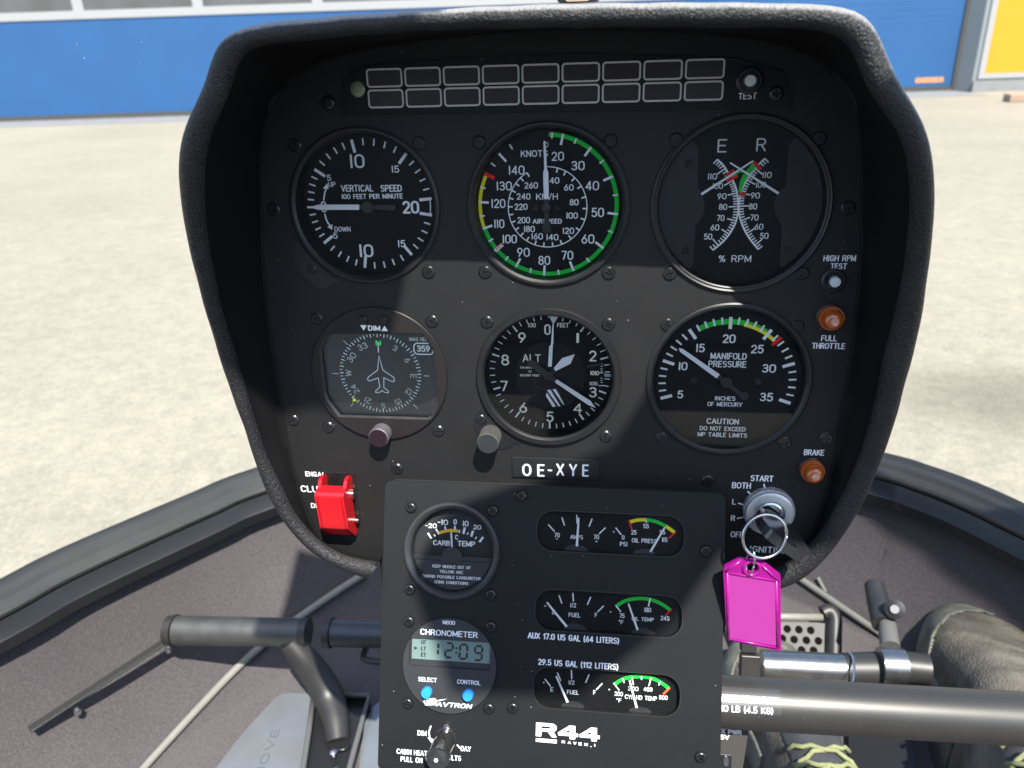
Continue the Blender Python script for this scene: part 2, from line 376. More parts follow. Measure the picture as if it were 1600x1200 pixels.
# ------------------------------------------------------------------ ground and hangar
GZ = -1.375
M_GROUND = mat('apron_concrete', (.50, .445, .34), .9, spec=.2, bump=[('n', 90, 3)], var=.0)
def ground_nodes(m, base):
    n = m.node_tree; b = n.nodes['Principled BSDF']; tc = n.nodes.new('ShaderNodeTexCoord'); last = None
    for sc, amt, det in ((.5, .06, 5), (7, .05, 5), (20, .09, 5), (70, .12, 4), (220, .08, 2)):
        t = n.nodes.new('ShaderNodeTexNoise'); t.inputs['Scale'].default_value = sc; t.inputs['Detail'].default_value = det
        n.links.new(tc.outputs['Object'], t.inputs['Vector'])
        r = n.nodes.new('ShaderNodeMapRange'); r.inputs[1].default_value = .32; r.inputs[2].default_value = .68; r.inputs[3].default_value = 1-amt; r.inputs[4].default_value = 1+amt
        n.links.new(t.outputs['Fac'], r.inputs[0])
        mx = n.nodes.new('ShaderNodeVectorMath'); mx.operation = 'SCALE'; n.links.new(r.outputs[0], mx.inputs['Scale'])
        if last: n.links.new(last.outputs[0], mx.inputs[0])
        else: mx.inputs[0].default_value = base
        last = mx
    # a broad soft shadow on the right, painted into the ground colour
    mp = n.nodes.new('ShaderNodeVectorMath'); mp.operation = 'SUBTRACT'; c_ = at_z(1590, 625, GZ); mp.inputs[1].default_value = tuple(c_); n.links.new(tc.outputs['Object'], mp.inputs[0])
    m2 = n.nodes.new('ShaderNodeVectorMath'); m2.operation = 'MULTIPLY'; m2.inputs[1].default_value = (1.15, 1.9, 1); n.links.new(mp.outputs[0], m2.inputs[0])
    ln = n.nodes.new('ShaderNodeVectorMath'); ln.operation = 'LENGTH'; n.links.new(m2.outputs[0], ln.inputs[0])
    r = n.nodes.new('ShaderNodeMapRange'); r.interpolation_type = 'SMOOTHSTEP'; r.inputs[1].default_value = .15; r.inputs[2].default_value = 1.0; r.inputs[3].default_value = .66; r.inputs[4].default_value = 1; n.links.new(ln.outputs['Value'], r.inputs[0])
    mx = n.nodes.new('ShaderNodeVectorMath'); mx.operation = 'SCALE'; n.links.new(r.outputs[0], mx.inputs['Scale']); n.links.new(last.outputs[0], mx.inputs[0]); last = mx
    n.links.new(last.outputs[0], b.inputs['Base Color'])
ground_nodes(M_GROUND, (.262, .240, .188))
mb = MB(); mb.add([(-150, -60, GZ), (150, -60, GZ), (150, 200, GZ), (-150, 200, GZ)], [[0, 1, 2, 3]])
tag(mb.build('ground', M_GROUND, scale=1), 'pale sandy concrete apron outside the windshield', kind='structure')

A0 = at_z(0, 192, GZ); A1 = at_z(1484, 143, GZ); B1 = at_z(1514, 158.5, GZ)
wx = (A1-A0).normalized(); wx.z = 0; wx.normalize(); wn = Vector((wx.y, -wx.x, 0))      # wn towards the aircraft
def wall_frame(o): return Fr(frame(Vector((o.x, o.y, GZ)), wx, Vector((0, 0, 1)), wn))
DOORF = wall_frame(A0)
REC = .45              # depth of the door recess
def wp(x, y, off=0):               # px -> (along wall, height) metres on the door plane / plane in front of it
    q = DOORF.hit(x, y, off*1000); return q.x/1000, q.y/1000
M_BLUE = mat('door_blue', (.012, .074, .205), .45, spec=.4, var=.05, vscale=.8)
M_LGREY = mat('door_rail_grey', (.29, .292, .295), .5)
M_PGREY = mat('pillar_grey', (.18, .205, .215), .6, var=.04, vscale=1)
M_YELL = mat('yellow_cladding', (.40, .24, .004), .5, var=.03, vscale=1)
M_RUB = mat('rubber_seal', (.045, .045, .04), .7)
M_THR = mat('threshold_concrete', (.19, .19, .194), .8, var=.08, vscale=3)
M_PANE = mat('hangar_pane', (.05, .05, .055), .12, spec=.9, var=.35, vscale=1.3)
M_STK = mat('orange_sticker', (.40, .20, .10), .6, var=.25, vscale=14)
M_STKT = mat('sticker_print', (.40, .16, .08), .6)
hangar = thing('hangar', 'hangar wall with a blue sectional door, a window row and a yellow clad pier', 'hangar', fr=DOORF)
xr = wp(1484, 143)[0]; hb = (wp(0, 38)[1]+wp(400, 17)[1])/2; h0 = .14
XL = -14.0
mb = MB()
nrib = 14
for i in range(nrib):              # sectional door with shallow horizontal ribs
    z0 = h0+(hb-h0)*i/nrib; z1 = h0+(hb-h0)*(i+1)/nrib
    mb.add([(XL, z0, 0), (xr, z0, 0), (xr, z1-.012, 0), (XL, z1-.012, 0)], [[0, 1, 2, 3]])
    if i < nrib-1: mb.add([(XL, z1-.012, 0), (xr, z1-.012, 0), (xr, z1-.006, -.0022), (XL, z1-.006, -.0022), (xr, z1, 0), (XL, z1, 0)], [[0, 1, 2, 3], [3, 2, 4, 5]])
    else: mb.add([(XL, z1-.012, 0), (xr, z1-.012, 0), (xr, z1, 0), (XL, z1, 0)], [[0, 1, 2, 3]])
door = mb.build('door', M_BLUE, hangar, 1)
mb = MB(); box(mb, XL, .03, -.03, xr, h0-.002, .035); mb.build('rubber_seal', M_RUB, door, 1)
# window row
wt = hb+1.05; rail = .19
mb = MB(); box(mb, XL, hb+.002, -.04, xr, hb+rail, .03); box(mb, XL, wt, -.04, xr, wt+rail, .03)
mull = [wp(121, 5)[0], wp(309, 5)[0]]; pit = mull[1]-mull[0]
k = -8
xs = []
while mull[0]+k*pit < xr: xs.append(mull[0]+k*pit); k += 1
for x in xs:
    if x-.12 > XL: box(mb, x-.13, hb+rail, -.039, x+.13, wt, .029)
wf = mb.build('window_frame', M_LGREY, door, 1)
for a, b in zip([XL]+xs, xs+[xr]):
    if b-a > .3:
        mb = MB(); mb.add([(max(a+.13, XL), hb+rail, -.02), (b-.13 if b < xr else b, hb+rail, -.02), (b-.13 if b < xr else b, wt, -.02), (max(a+.13, XL), wt, -.02)], [[0, 1, 2, 3]])
        mb.build('pane', M_PANE, door, 1)
mb = MB(); box(mb, XL, wt+rail+.002, -.05, xr, 6, .0); mb.build('upper_door_panel', M_BLUE, hangar, 1)
mb = MB(); box(mb, XL, 0, -.1, xr, .028, REC-.02); box(mb, XL, 0, REC-.015, xr, .014, 1.7); mb.build('threshold', M_THR, hangar, 1)
# recess jamb and pier
mb = MB(); box(mb, xr+.002, 0, -.5, xr+.07, 6, .05); mb.build('door_track', M_RUB, hangar, 1)
x2 = wp(1514, 152, REC)[0]
mb = MB(); mb.add([(xr+.072, 0, 0), (x2, 0, REC), (x2, 6, REC), (xr+.072, 6, 0)], [[0, 1, 2, 3]])
mb.add([(x2+.001, 0, REC), (x2+12, 0, REC), (x2+12, 6, REC), (x2+.001, 6, REC)], [[0, 1, 2, 3]])
mb.build('pier', M_PGREY, hangar, 1)
yx, yz = wp(1536.5, 115, REC)
mb = MB(); box(mb, yx, yz, REC+.004, yx+8, 5.5, REC+.02); mb.build('yellow_panel', M_YELL, hangar, 1)
bt = .10
mb = MB(); box(mb, yx-.14, yz-.0, REC+.003, yx-.002, 5.5, REC+.05); box(mb, yx-.14, yz-.12, REC+.003, yx+8, yz-.002, REC+.05); mb.build('panel_trim', M_LGREY, hangar, 1)
mb = MB(); box(mb, x2-.02, .0, REC+.055, x2+12, yz-.16, REC+.12); mb.build('plinth', M_THR, hangar, 1)
sx0, sz0 = wp(1429, 130); sx1, sz1 = wp(1475, 120)
mb = MB(); prism(mb, rrect(sx0, sz0, sx1, sz1, .04), .004, .012); st = mb.build('sticker', M_STK, hangar, 1)
q = at_z(1577, 160, GZ); mb = MB(); box(mb, 0, 0, 0, .9, .35, .16)
o = mb.build('kerb_block', mat('block_pink', (.30, .21, .15), .8, var=.1, vscale=4), None, 1, bevel=.02); o.location = q
tag(o, 'small pinkish block lying on the apron at the foot of the grey plinth', 'block')

# ------------------------------------------------------------------ cabin shell outside the picture (doors, rear wall, added shade boards)
M_CAB = mat('cabin_lining', (.46, .44, .40), .85, var=.1, vscale=8)

# ------------------------------------------------------------------ nose: window frame, carpeted floor
FZ = -.42
LP = [at_z(x, y, FZ) for x, y in ((-60, 936), (60, 875), (130, 843), (200, 813), (300, 771), (390, 735))]
RP = [at_z(x, y, FZ) for x, y in ((1380, 708), (1450, 728), (1520, 753), (1600, 788))]
arcp = [Vector((-.80, -.45)), Vector((-.76, -.16)), Vector((-.70, .04))]+[Vector((p.x, p.y)) for p in LP]+[Vector((-.27, .57)), Vector((-.04, .655)), Vector((.19, .635))]+[Vector((p.x, p.y)) for p in RP]+[Vector((.60, .28)), Vector((.68, .08)), Vector((.74, -.14)), Vector((.76, -.45))]
arcp = smooth_line(arcp, 6)
def arc_offset(i, d):
    a = arcp[max(i-1, 0)]; b = arcp[min(i+1, len(arcp)-1)]; t = (b-a).normalized()
    return arcp[i]+Vector((t.y, -t.x))*d
def sweep(prof):                   # prof: (inward mm, height mm)
    vs = []; m = len(prof)
    for i in range(len(arcp)):
        for r, z in prof:
            p = arc_offset(i, r*.001); vs.append((p.x, p.y, FZ+z*.001))
    fs = [[i*m+k, i*m+k+1, (i+1)*m+k+1, (i+1)*m+k] for i in range(len(arcp)-1) for k in range(m-1)]
    return vs, fs
M_FRAME = mat('frame_grey_black', (.033, .033, .031), .42, spec=.5, bump=[('n', 500, .05)], var=.08, vscale=30)
M_FRAMED = mat('frame_seal_black', (.018, .018, .017), .6, var=.1, vscale=30)
wfr = thing('curved_sill', 'curved dark grey sill running round the nose below the windshield', 'sill')
mb = MB(); mb.add(*sweep([(0, -40), (-3, 0), (1, 2), (12, 1), (16, -1), (16, -5)])); mb.build('rubber_seal', M_FRAMED, wfr, 1, auto=40)
mb = MB(); mb.add(*sweep([(15, -5), (15.5, 1), (18, 3), (28, 1.5), (30, -2), (31, -4), (41, -8), (43, -11), (42, -15), (20, -20)])); mb.build('inner_rail', M_FRAME, wfr, 1, auto=30)
mb = MB(); mb.add(*sweep([(24, -16), (41, -18), (47, -34), (49, -36), (47, -50), (30, -60)])); mb.build('shade_strip', M_BLK, wfr, 1, auto=40)  # black strip standing in for the shadow below the rail
CF = -.62                          # carpet height
M_CARPET = mat('carpet_purple_grey', (.145, .122, .130), .95, spec=.12, bump=[('n', 1300, .7), ('n', 350, .5)], var=.0)
def carpet_nodes(m, base):
    n = m.node_tree; b = n.nodes['Principled BSDF']; tc = n.nodes.new('ShaderNodeTexCoord'); last = None
    for sc, amt, det in ((5, .09, 4), (420, .16, 4), (1300, .30, 2)):
        t = n.nodes.new('ShaderNodeTexNoise'); t.inputs['Scale'].default_value = sc; t.inputs['Detail'].default_value = det
        n.links.new(tc.outputs['Object'], t.inputs['Vector'])
        r = n.nodes.new('ShaderNodeMapRange'); r.inputs[1].default_value = .35; r.inputs[2].default_value = .65; r.inputs[3].default_value = 1-amt; r.inputs[4].default_value = 1+amt
        n.links.new(t.outputs['Fac'], r.inputs[0])
        mx = n.nodes.new('ShaderNodeVectorMath'); mx.operation = 'SCALE'; n.links.new(r.outputs[0], mx.inputs['Scale'])
        if last: n.links.new(last.outputs[0], mx.inputs[0])
        else: mx.inputs[0].default_value = base
        last = mx
    n.links.new(last.outputs[0], b.inputs['Base Color'])
    b.inputs['Sheen Weight'].default_value = .25
carpet_nodes(M_CARPET, (.067, .060, .063))
vs, fs = sweep([(19, -20), (30, -60), (44, -110), (70, -155), (105, -186), (150, -200), (210, -203)])
mb = MB(); mb.add(vs, fs)
fl = [(p.x*.86, (p.y+.3)*.86-.3) for p in arcp]
n0 = len(mb.v); V, Fc = fill([[(x*1000, y*1000) for x, y in fl]]); mb.add([(p[0]/1000, p[1]/1000, FZ-.1995) for p in V], Fc)
tag(mb.build('cabin_floor', M_CARPET, None, 1, auto=60), 'purple grey carpet lining the nose floor', kind='structure')

from mathutils.bvhtree import BVHTree
CARP = BVHTree.FromPolygons([Vector(p) for p in mb.v], [list(f) for f in mb.f])
def on_carpet(x, y, h=0.0):        # where a line of sight meets the carpet, lifted by h
    d = ray(x, y).normalized(); r = CARP.ray_cast(CAM, d)
    P = r[0] if r[0] is not None else at_z(x, y, -.62)
    return P-d*h/max(.3, -d.z)
# ------------------------------------------------------------------ instrument panel: plate, hood
panel = thing('instrument_panel', 'matte black instrument panel with a grained vinyl hood', 'instrument panel', fr=PANEL)
def interp(x, P):
    if x <= P[0][0]: return P[0][1]
    for (a, b), (c, d) in zip(P, P[1:]):
        if x <= c: return b+(d-b)*(x-a)/(c-a)
    return P[-1][1]
edge_px = [(408, 340), (408, 383), (413, 450), (420, 517), (430, 583), (438, 627), (448, 693), (462, 751), (476, 796), (496, 835), (530, 862), (570, 874), (593, 878)]
eL = [PANEL.hit(*p) for p in edge_px]
topL = [(-40, 80), (-85, 76), (-112, 70), (-131, 60), (-143, 44), (-149, 22)]
outline = [Vector(p) for p in topL]+eL; full = [Vector((-p.x, p.y)) for p in outline][::-1]
full = full+[Vector((0, 81.5))]+outline  # from bottom right over the top to bottom left
full = [Vector((e.x, e.y)) for e in full]
GC = {'vsi': (-95.3, 0), 'asi': (.3, 0), 'rpm': (95.0, -.4), 'dg': (-94.6, -92), 'alt': (0, -91.8), 'mp': (95.4, -91.4)}
RIN = {'vsi': 37.2, 'asi': 38.2, 'rpm': 40.6, 'alt': 36.6, 'mp': 39.6, 'dg': 36.5}
CEN = (0, -62)
def polar(P):
    out = []
    for u, v, o in P:
        a = (pi*1.5-atan2(v-CEN[1], u-CEN[0])) % (2*pi)     # clockwise from straight down
        out.append((a, hypot(u-CEN[0], v-CEN[1]), o))
    out.sort(); return out
def samp(L, a):
    r = interp(a, [(q[0], q[1]) for q in L]); o = interp(a, [(q[0], q[2]) for q in L]); t = pi*1.5-a
    return Vector((CEN[0]+r*cos(t), CEN[1]+r*sin(t), o))
core = smooth_line(full, 4)
LE = polar([(e.x, e.y, .6) for e in core])
plate_out = [samp(LE, LE[0][0]+(LE[-1][0]-LE[0][0])*i/240) for i in range(241)]
plate_out = [(p.x, p.y) for p in plate_out]+[(core[0].x, -250), (core[-1].x, -250)][::1]
if plate_out[0][0] < plate_out[240][0]: plate_out = plate_out[:241]+[(plate_out[240][0], -250), (plate_out[0][0], -250)]
else: plate_out = plate_out[:241]+[(plate_out[240][0], -250), (plate_out[0][0], -250)]
mb = MB(); holes = [circle(RIN[k], 64, *GC[k]) for k in GC]
add_flat(mb, [plate_out], 0, holes)
for h in holes: wall(mb, h, -2.5, 0, True)
wall(mb, plate_out, -2.5, 0)
mb.build('face_plate', M_PANEL, panel)
def dep(y): return interp(y, [(0, 74), (150, 72), (260, 66), (385, 49), (490, 35), (600, 23), (720, 14), (900, 9)])
outer_px = [(590, 906), (560, 897), (520, 880), (480, 853), (445, 813), (420, 770), (400, 715), (385, 665), (360, 598), (335, 518), (312, 438), (295, 370), (285, 310), (281, 260), (286, 215), (301, 175), (318, 142), (328, 112), (335, 85), (346, 63), (366, 48), (400, 39), (500, 29), (600, 21), (700, 15), (800, 10), (900, 7), (1000, 6), (1100, 5), (1200, 6), (1290, 8), (1328, 13), (1352, 25), (1368, 45), (1382, 80), (1396, 115), (1414, 145), (1434, 177), (1448, 210), (1456, 250), (1459, 300), (1455, 370), (1446, 440), (1431, 530), (1412, 600), (1393, 670), (1371, 730), (1350, 780), (1325, 822), (1300, 858), (1270, 890), (1245, 908), (1220, 918), (1180, 926), (1140, 930)]
inner_px = [(593, 878), (560, 873), (539, 868), (505, 850), (482, 828), (460, 801), (442, 762), (418, 712), (402, 663), (386, 610), (369, 550), (352, 500), (337, 433), (325, 367), (320, 300), (322, 245), (330, 210), (342, 182), (356, 155), (364, 128), (371, 103), (381, 84), (398, 73), (435, 68), (497, 63), (600, 54), (700, 48), (800, 46), (900, 45), (1000, 44), (1100, 44), (1180, 44), (1255, 45), (1300, 51), (1326, 68), (1338, 95), (1350, 130), (1370, 162), (1392, 190), (1409, 220), (1417, 250), (1421, 297), (1416, 380), (1401, 470), (1381, 550), (1373, 593), (1360, 650), (1343, 707), (1320, 762), (1300, 800), (1278, 836), (1250, 866), (1225, 884), (1180, 893), (1140, 898)]
def loop3(px, dz=0): return [(*PANEL.hit(x, y, dep(y)+dz), dep(y)+dz) for x, y in px]
LO = polar(loop3(outer_px)); LI = polar(loop3(inner_px))
a_start = max(LO[0][0], LI[0][0])+.0; a_end = min(LO[-1][0], LI[-1][0])
NA = 220
angs = [a_start+(a_end-a_start)*i/NA for i in range(NA+1)]
rows = []; rin = []
def soft(L, w=4):                  # sampled loop, evened out
    P = [samp(L, a) for a in angs]
    return [sum(P[max(0, i-min(w, i, NA-i)):i+min(w, i, NA-i)+1], Vector((0, 0, 0)))/(2*min(w, i, NA-i)+1) for i in range(NA+1)]
SO, SI = soft(LO, 1), soft(LI, 1)
for a, O, I in zip(angs, SO, SI):
    E_ = samp(LE, a)
    h = 5.5; row = []
    C_ = (O+I)/2; d = (I-O)/2
    B = O+Vector(((CEN[0]-O.x)*.02, (CEN[1]-O.y)*.02, 0)); 
    row.append(Vector((B.x, B.y, min(-45, O.z-60)))); row.append(Vector((O.x+(CEN[0]-O.x)*.008, O.y+(CEN[1]-O.y)*.008, O.z-16)))
    for k in range(13):
        t = pi*k/12; p = C_-d*cos(t)*1.0+Vector((0, 0, h*sin(t)))
        row.append(p)
    rows.append(row)
    rin.append([I+Vector((0, 0, -.0)), I*.985+E_*.015+Vector((0, 0, -1.5)), I.lerp(E_, .35)+Vector((0, 0, 1)), I.lerp(E_, .7), E_, Vector((E_.x*.97, E_.y*.97, -1.0))])
def loft(rows):
    m = len(rows[0]); vs = [p for r in rows for p in r]
    return vs, [[i*m+k, i*m+k+1, (i+1)*m+k+1, (i+1)*m+k] for i in range(len(rows)-1) for k in range(m-1)]
mb = MB(); mb.add(*loft(rows)); 
mb.f += [[0+i for i in range(15)], [NA*15+i for i in range(15)][::-1]]
hood = mb.build('hood', M_LEATHER, panel, auto=70)
mb = MB(); mb.add(*loft(rin)); mb.build('hood_lining', M_HOODIN, hood, auto=50)
mb = MB(); add_flat(mb, [[(p[0].x*.96, p[0].y*.96) for p in rows]], -44); mb.build('back_shell', M_BLK, panel)

# ---- screws
def cross(r, w, a=0):
    P = [(w, w), (r, w*.8), (r, -w*.8), (w, -w), (w*.8, -r), (-w*.8, -r), (-w, -w), (-r, -w*.8), (-r, w*.8), (-w, w), (-w*.8, r), (w*.8, r)]
    return [(x*cos(a)-y*sin(a), x*sin(a)+y*cos(a)) for x, y in P]
def screw_mesh(kind):
    mb = MB(); 
    if kind == 'flat':
        c = cross(1.9, .42); top = .75; fl = .08
        add_flat(mb, [circle(2.75, 28)], top, [c]); wall(mb, c, fl, top, True); add_flat(mb, [c], fl)
        lathe(mb, [(3.45, .03), (3.45, .10), (3.2, .3), (2.75, top)], 28)
        lathe(mb, [(3.75, .02), (3.75, .22), (3.5, .22), (3.5, .02)], 28)
    else:
        c = cross(1.75, .45); top = 1.75; fl = .5
        add_flat(mb, [circle(2.0, 28)], top, [c]); wall(mb, c, fl, top, True); add_flat(mb, [c], fl)
        lathe(mb, [(3.3, .02), (3.25, .6), (2.9, 1.2), (2.45, 1.6), (2.0, top)], 28)
    return mb
SCR = {}
def screw(parent, fr, u, v, kind='flat', mt=None, s=1.0, z=0):
    mt = mt or (M_SCREW if kind == 'pan' else M_SCREW)
    key = (kind, mt.name)
    M = Matrix.Translation((u*.001, v*.001, z*.001)) @ Matrix.Rotation(random.uniform(0, 3), 4, 'Z') @ Matrix.Scale(s, 4)
    if key not in SCR:
        SCR[key] = screw_mesh(kind).build('screw', mt, parent, auto=30); SCR[key].matrix_local = M
        return SCR[key]
    return copy_part(SCR[key], parent, M)
def screws_px(parent, fr, L, kind='flat', mt=None, s=1.0, z=0):
    for x, y in L:
        q = fr.hit(x, y, z+.5); screw(parent, fr, q.x, q.y, kind, mt, s, z)
screws_px(panel, PANEL, [(427, 328), (1326, 325), (458, 657), (513, 668), (685, 674), (620, 733), (1106, 752), (1292, 685)], mt=M_SCREW)

# ------------------------------------------------------------------ gauges
def gauge(key, name, label, rout, depth, prof, group='round gauges on the instrument panel', hub=None):
    u, v = GC[key]; fr = PANEL.sub(u, v); t = thing(name, label, 'gauge', fr=fr, group=group)
    mb = MB(); lathe(mb, prof, 96); mb.build('bezel', M_BEZ, t, auto=25)
    return fr, t, -depth
def dial(t, r, z, m=M_DIAL):
    mb = MB(); add_flat(mb, [circle(r, 72)], z); return mb.build('dial_face', m, t)
def cover(t, r, z):
    mb = MB(); add_flat(mb, [circle(r, 72)], z); return mb.build('glass_cover', M_GLASS, t)
def ring_prof(ro, ri, h, zd, rd):  # outer step, flat ring, chamfer to the glass, wall to the dial
    return [(ro, .02), (ro, h*.7), (ro-.8, h), (ri+1.2, h), (ri, h-1.2), (ri-.1, -1.5), (rd, zd+.3), (rd, zd)]
def gsub(t, zx, fr, L, **kw):
    for x, y in L:
        q = zx.fr.hit(zx.x0+x/zx.k, zx.y0+y/zx.k, .5); screw(t, fr, q.x, q.y, **kw)

# 1 vertical speed
fr, t, zd = gauge('vsi', 'vertical_speed_gauge', 'round black vertical speed dial with its white needle pointing left at zero', 40, 8, ring_prof(40, 37, 1.6, -8, 36))
Z = Zm(fr, 440, 190, 4.446, zd); OFF = Z.p(611, 580); dial(t, 36.5, zd); cover(t, 37, .0)
mbm = MB(); mbt = MB()
A = [Z.ang(x, y) for x, y in ((190, 595), (260, 352), (497, 170), (835, 265), (995, 540))]
maj, mins = cw_list(A, 4)
B = [Z.ang(x, y) for x, y in ((1003, 643), (890, 908), (580, 990), (318, 825), (190, 595))]
maj2, mins2 = cw_list(B, 4)
for a in mins+mins2: tick(mbm, a, 30.4, 33.9, .85, zd+.07)
for a in maj[1:]+maj2[:-1]: tick(mbm, a, 27.3, 33.9, 1.55, zd+.07)
ring_arc(mbm, maj[-1], maj2[0], 32.6, 33.2, zd+.09)
Z.line(mbm, [(293, 548), (300, 495), (318, 450)], .8, dz=.07, k=4); Z.poly(mbm, [(318, 428), (286, 465), (328, 468)], dz=.09)
Z.line(mbm, [(300, 640), (315, 690), (338, 725)], .8, dz=.07, k=4); Z.poly(mbm, [(352, 752), (318, 732), (354, 712)], dz=.09)
mbm.build('dial_markings', M_WHITE, t)
for s, x, y, h, w, wt in (('10', 523, 275, 100, 105, .13), ('15', 790, 330, 52, 55, .15), ('20', 897, 595, 92, 118, .16), ('15', 834, 848, 52, 55, .15), ('10', 587, 897, 92, 100, .14), ('5', 329, 390, 44, 30, .15), ('5', 374, 792, 44, 32, .15), ('UP', 350, 436, 36, 50, .15), ('DOWN', 423, 747, 36, 112, .15), ('0', 293, 592, 80, 42, .13), ('VERTICAL', 524, 463, 50, 225, .15), ('SPEED', 761, 463, 50, 150, .16), ('100 FEET PER MINUTE', 628, 519, 36, 425, .17)):
    Z.text(mbt, s, x, y, h, w, wt)
mbt.build('dial_lettering', M_WHITE, t)
mb = MB(); zz = zd+2.2; P = [Z.p(x, y, zz) for x, y in ((538, 577), (538, 613), (255, 613), (215, 602), (177, 602), (177, 588), (215, 588), (255, 577))]; prism(mb, P, zz-.4, zz); nd = mb.build('needle', M_WHITE, t)
mb = MB(); zz = zd+2.2; prism(mb, [Z.p(x, y, zz) for x, y in ((539, 583), (640, 583), (760, 575), (790, 580), (795, 600), (785, 615), (760, 620), (640, 608), (539, 608))], zz-.5, zz-.05); lathe(mb, [(3, zz-1.9), (3, zz+.3), (0.01, zz+.5)], 24, *Z.p(597, 596, zz)); mb.build('needle_hub', M_NEEDB, nd)
mb = MB(); P = [Z.p(x, y, 0) for x, y in ((112, 832), (82, 880), (74, 930), (90, 985), (140, 1050), (200, 1110), (250, 1150), (300, 1160), (345, 1130), (400, 1103), (330, 1060), (200, 940), (140, 860))]; prism(mb, smooth_line(P, 3, True), .02, .55); mb.build('adjuster_flange', M_BEZ, t)
q = Z.p(210, 1025, .6); screw(t, fr, q.x, q.y, s=.75, z=.56)
gsub(t, Z, fr, [(90, 165), (955, 150), (1019, 1048)])
q = PANEL.hit(494, 498, 0)

# 2 airspeed
fr, t, zd = gauge('asi', 'airspeed_gauge', 'round black airspeed dial in knots with a long green arc and its needle straight up', 41, 5.5, ring_prof(41, 37.8, 1.8, -5.5, 37))
Z = Zm(fr, 730, 180, 4.2857, zd); OFF = Z.p(540, 609); dial(t, 37.5, zd); cover(t, 38, .3)
mbm = MB(); mbt = MB()
am = [Z.ang(x, y) for x, y in ((630, 185), (795, 262), (925, 432), (960, 657), (885, 870), (703, 1018), (516, 1050), (337, 995), (135, 750), (110, 583), (243, 290))]
an = [Z.ang(x, y) for x, y in ((567, 155), (717, 190), (885, 325), (975, 537), (950, 775), (808, 968), (612, 1052), (422, 1047), (263, 962), (160, 835), (103, 675), (113, 487), (180, 335), (300, 222))]
for a in am: tick(mbm, a, 30.6, 36.0, 1.15, zd+.14)
for a in an: tick(mbm, a, 33.2, 36.0, .8, zd+.14)
OLD = OFF; OFF = Z.p(537, 618); ai = [Z.ang(*p) for p in ((603, 365), (655, 385), (710, 430), (745, 487), (770, 553), (780, 625), (768, 693), (740, 762), (692, 822), (632, 858), (573, 872), (513, 872), (455, 862), (403, 832), (365, 800), (332, 762), (302, 716), (285, 667), (278, 613), (290, 557), (309, 509), (335, 464), (364, 427), (402, 388))]
for a in ai: tick(mbm, a, 17.9, 20.2, .75, zd+.14)
ring_arc(mbm, pi/2, ai[-1]+.0, 19.95, 20.45, zd+.10)
OFF = OLD
mbm.build('dial_markings', M_WHITE, t)
ared = Z.ang(158, 410); a110 = Z.ang(135, 750)
mb = MB(); ring_arc(mb, pi/2-.02, a110, 33.9, 36.0, zd+.07); mb.build('green_arc', M_GREEN, t)
mb = MB(); ring_arc(mb, a110-.01, ared, 34.2, 36.0, zd+.07); mb.build('yellow_arc', M_YEL, t)
mb = MB(); tick(mb, ared, 30.6, 36.2, 1.9, zd+.16); mb.build('red_line', M_RED, t)
ah = Z.ang(213, 886); mb = MB(); tick(mb, ah, 30.8, 36.2, 1.9, zd+.16); mb.build('hatched_line', M_WHITE, t)
mb = MB()
for k in range(4):
    r = 31.4+k*1.15; ca, sa = cos(ah), sin(ah); strip(mb, [(ca*r-sa*.9, sa*r+ca*.9), (ca*(r+.9)+sa*.9, sa*(r+.9)-ca*.9)], .45, zd+.22)
mb.build('red_hatching', M_RED, t)
for s, x, y, h, w, wt in (('KNOTS', 450, 257, 46, 183, .14), ('20', 606, 275, 62, 84, .12), ('30', 742, 338, 64, 90, .12), ('40', 837, 472, 64, 92, .12), ('50', 874, 651, 64, 84, .12), ('60', 808, 829, 64, 88, .12), ('70', 670, 938, 62, 80, .12), ('80', 516, 972, 62, 80, .12), ('90', 376, 918, 62, 86, .12), ('100', 284, 829, 60, 98, .12), ('110', 214, 727, 60, 70, .12), ('120', 208, 591, 62, 96, .12), ('130', 247, 474, 62, 104, .12), ('140', 330, 368, 62, 108, .12), ('260', 428, 470, 44, 92, .14), ('240', 377, 544, 44, 94, .14), ('220', 360, 613, 44, 88, .14), ('200', 378, 703, 44, 86, .14), ('180', 416, 762, 44, 74, .14), ('160', 468, 811, 44, 78, .14), ('140', 570, 817, 44, 82, .14), ('120', 677, 774, 44, 78, .14), ('100', 702, 672, 44, 78, .14), ('80', 716, 583, 44, 60, .14), ('60', 680, 484, 44, 66, .14), ('40', 584, 437, 44, 66, .14), ('KM/H', 534, 545, 44, 146, .13), ('AIRSPEED', 536, 710, 34, 196, .17), ('0', 532, 197, 36, 22, .10)):
    Z.text(mbt, s, x, y, h, w, wt)
mbt.build('dial_lettering', M_WHITE, t)
zz = zd+2.4
mb = MB(); prism(mb, [Z.p(x, y, zz) for x, y in ((513, 562), (547, 562), (543, 385), (534, 360), (524, 178), (517, 170), (510, 178), (516, 360), (508, 385))], zz-.4, zz); nd = mb.build('needle', M_WHITE, t)
mb = MB(); c = Z.p(529, 622, zz); prism(mb, [Z.p(x, y, zz) for x, y in ((514, 563), (546, 563), (546, 600), (560, 620), (546, 650), (548, 720), (562, 750), (560, 780), (532, 795), (506, 782), (502, 750), (516, 720), (514, 650), (500, 620), (514, 600))], zz-.5, zz-.05); lathe(mb, [(2.3, zz-1.8), (2.3, zz+.4), (1.8, zz+.6), (.01, zz+.6)], 24, c.x, c.y); mb.build('needle_hub', M_NEEDB, nd)
for x in (459, 605): q = Z.p(x, 621); screw(t, fr, q.x, q.y, s=.42, z=zd+.02)
gsub(t, Z, fr, [(80, 182), (962, 172)]); gsub(t, Z, fr, [(119, 1054), (945, 1060)], mt=M_SCREWW)

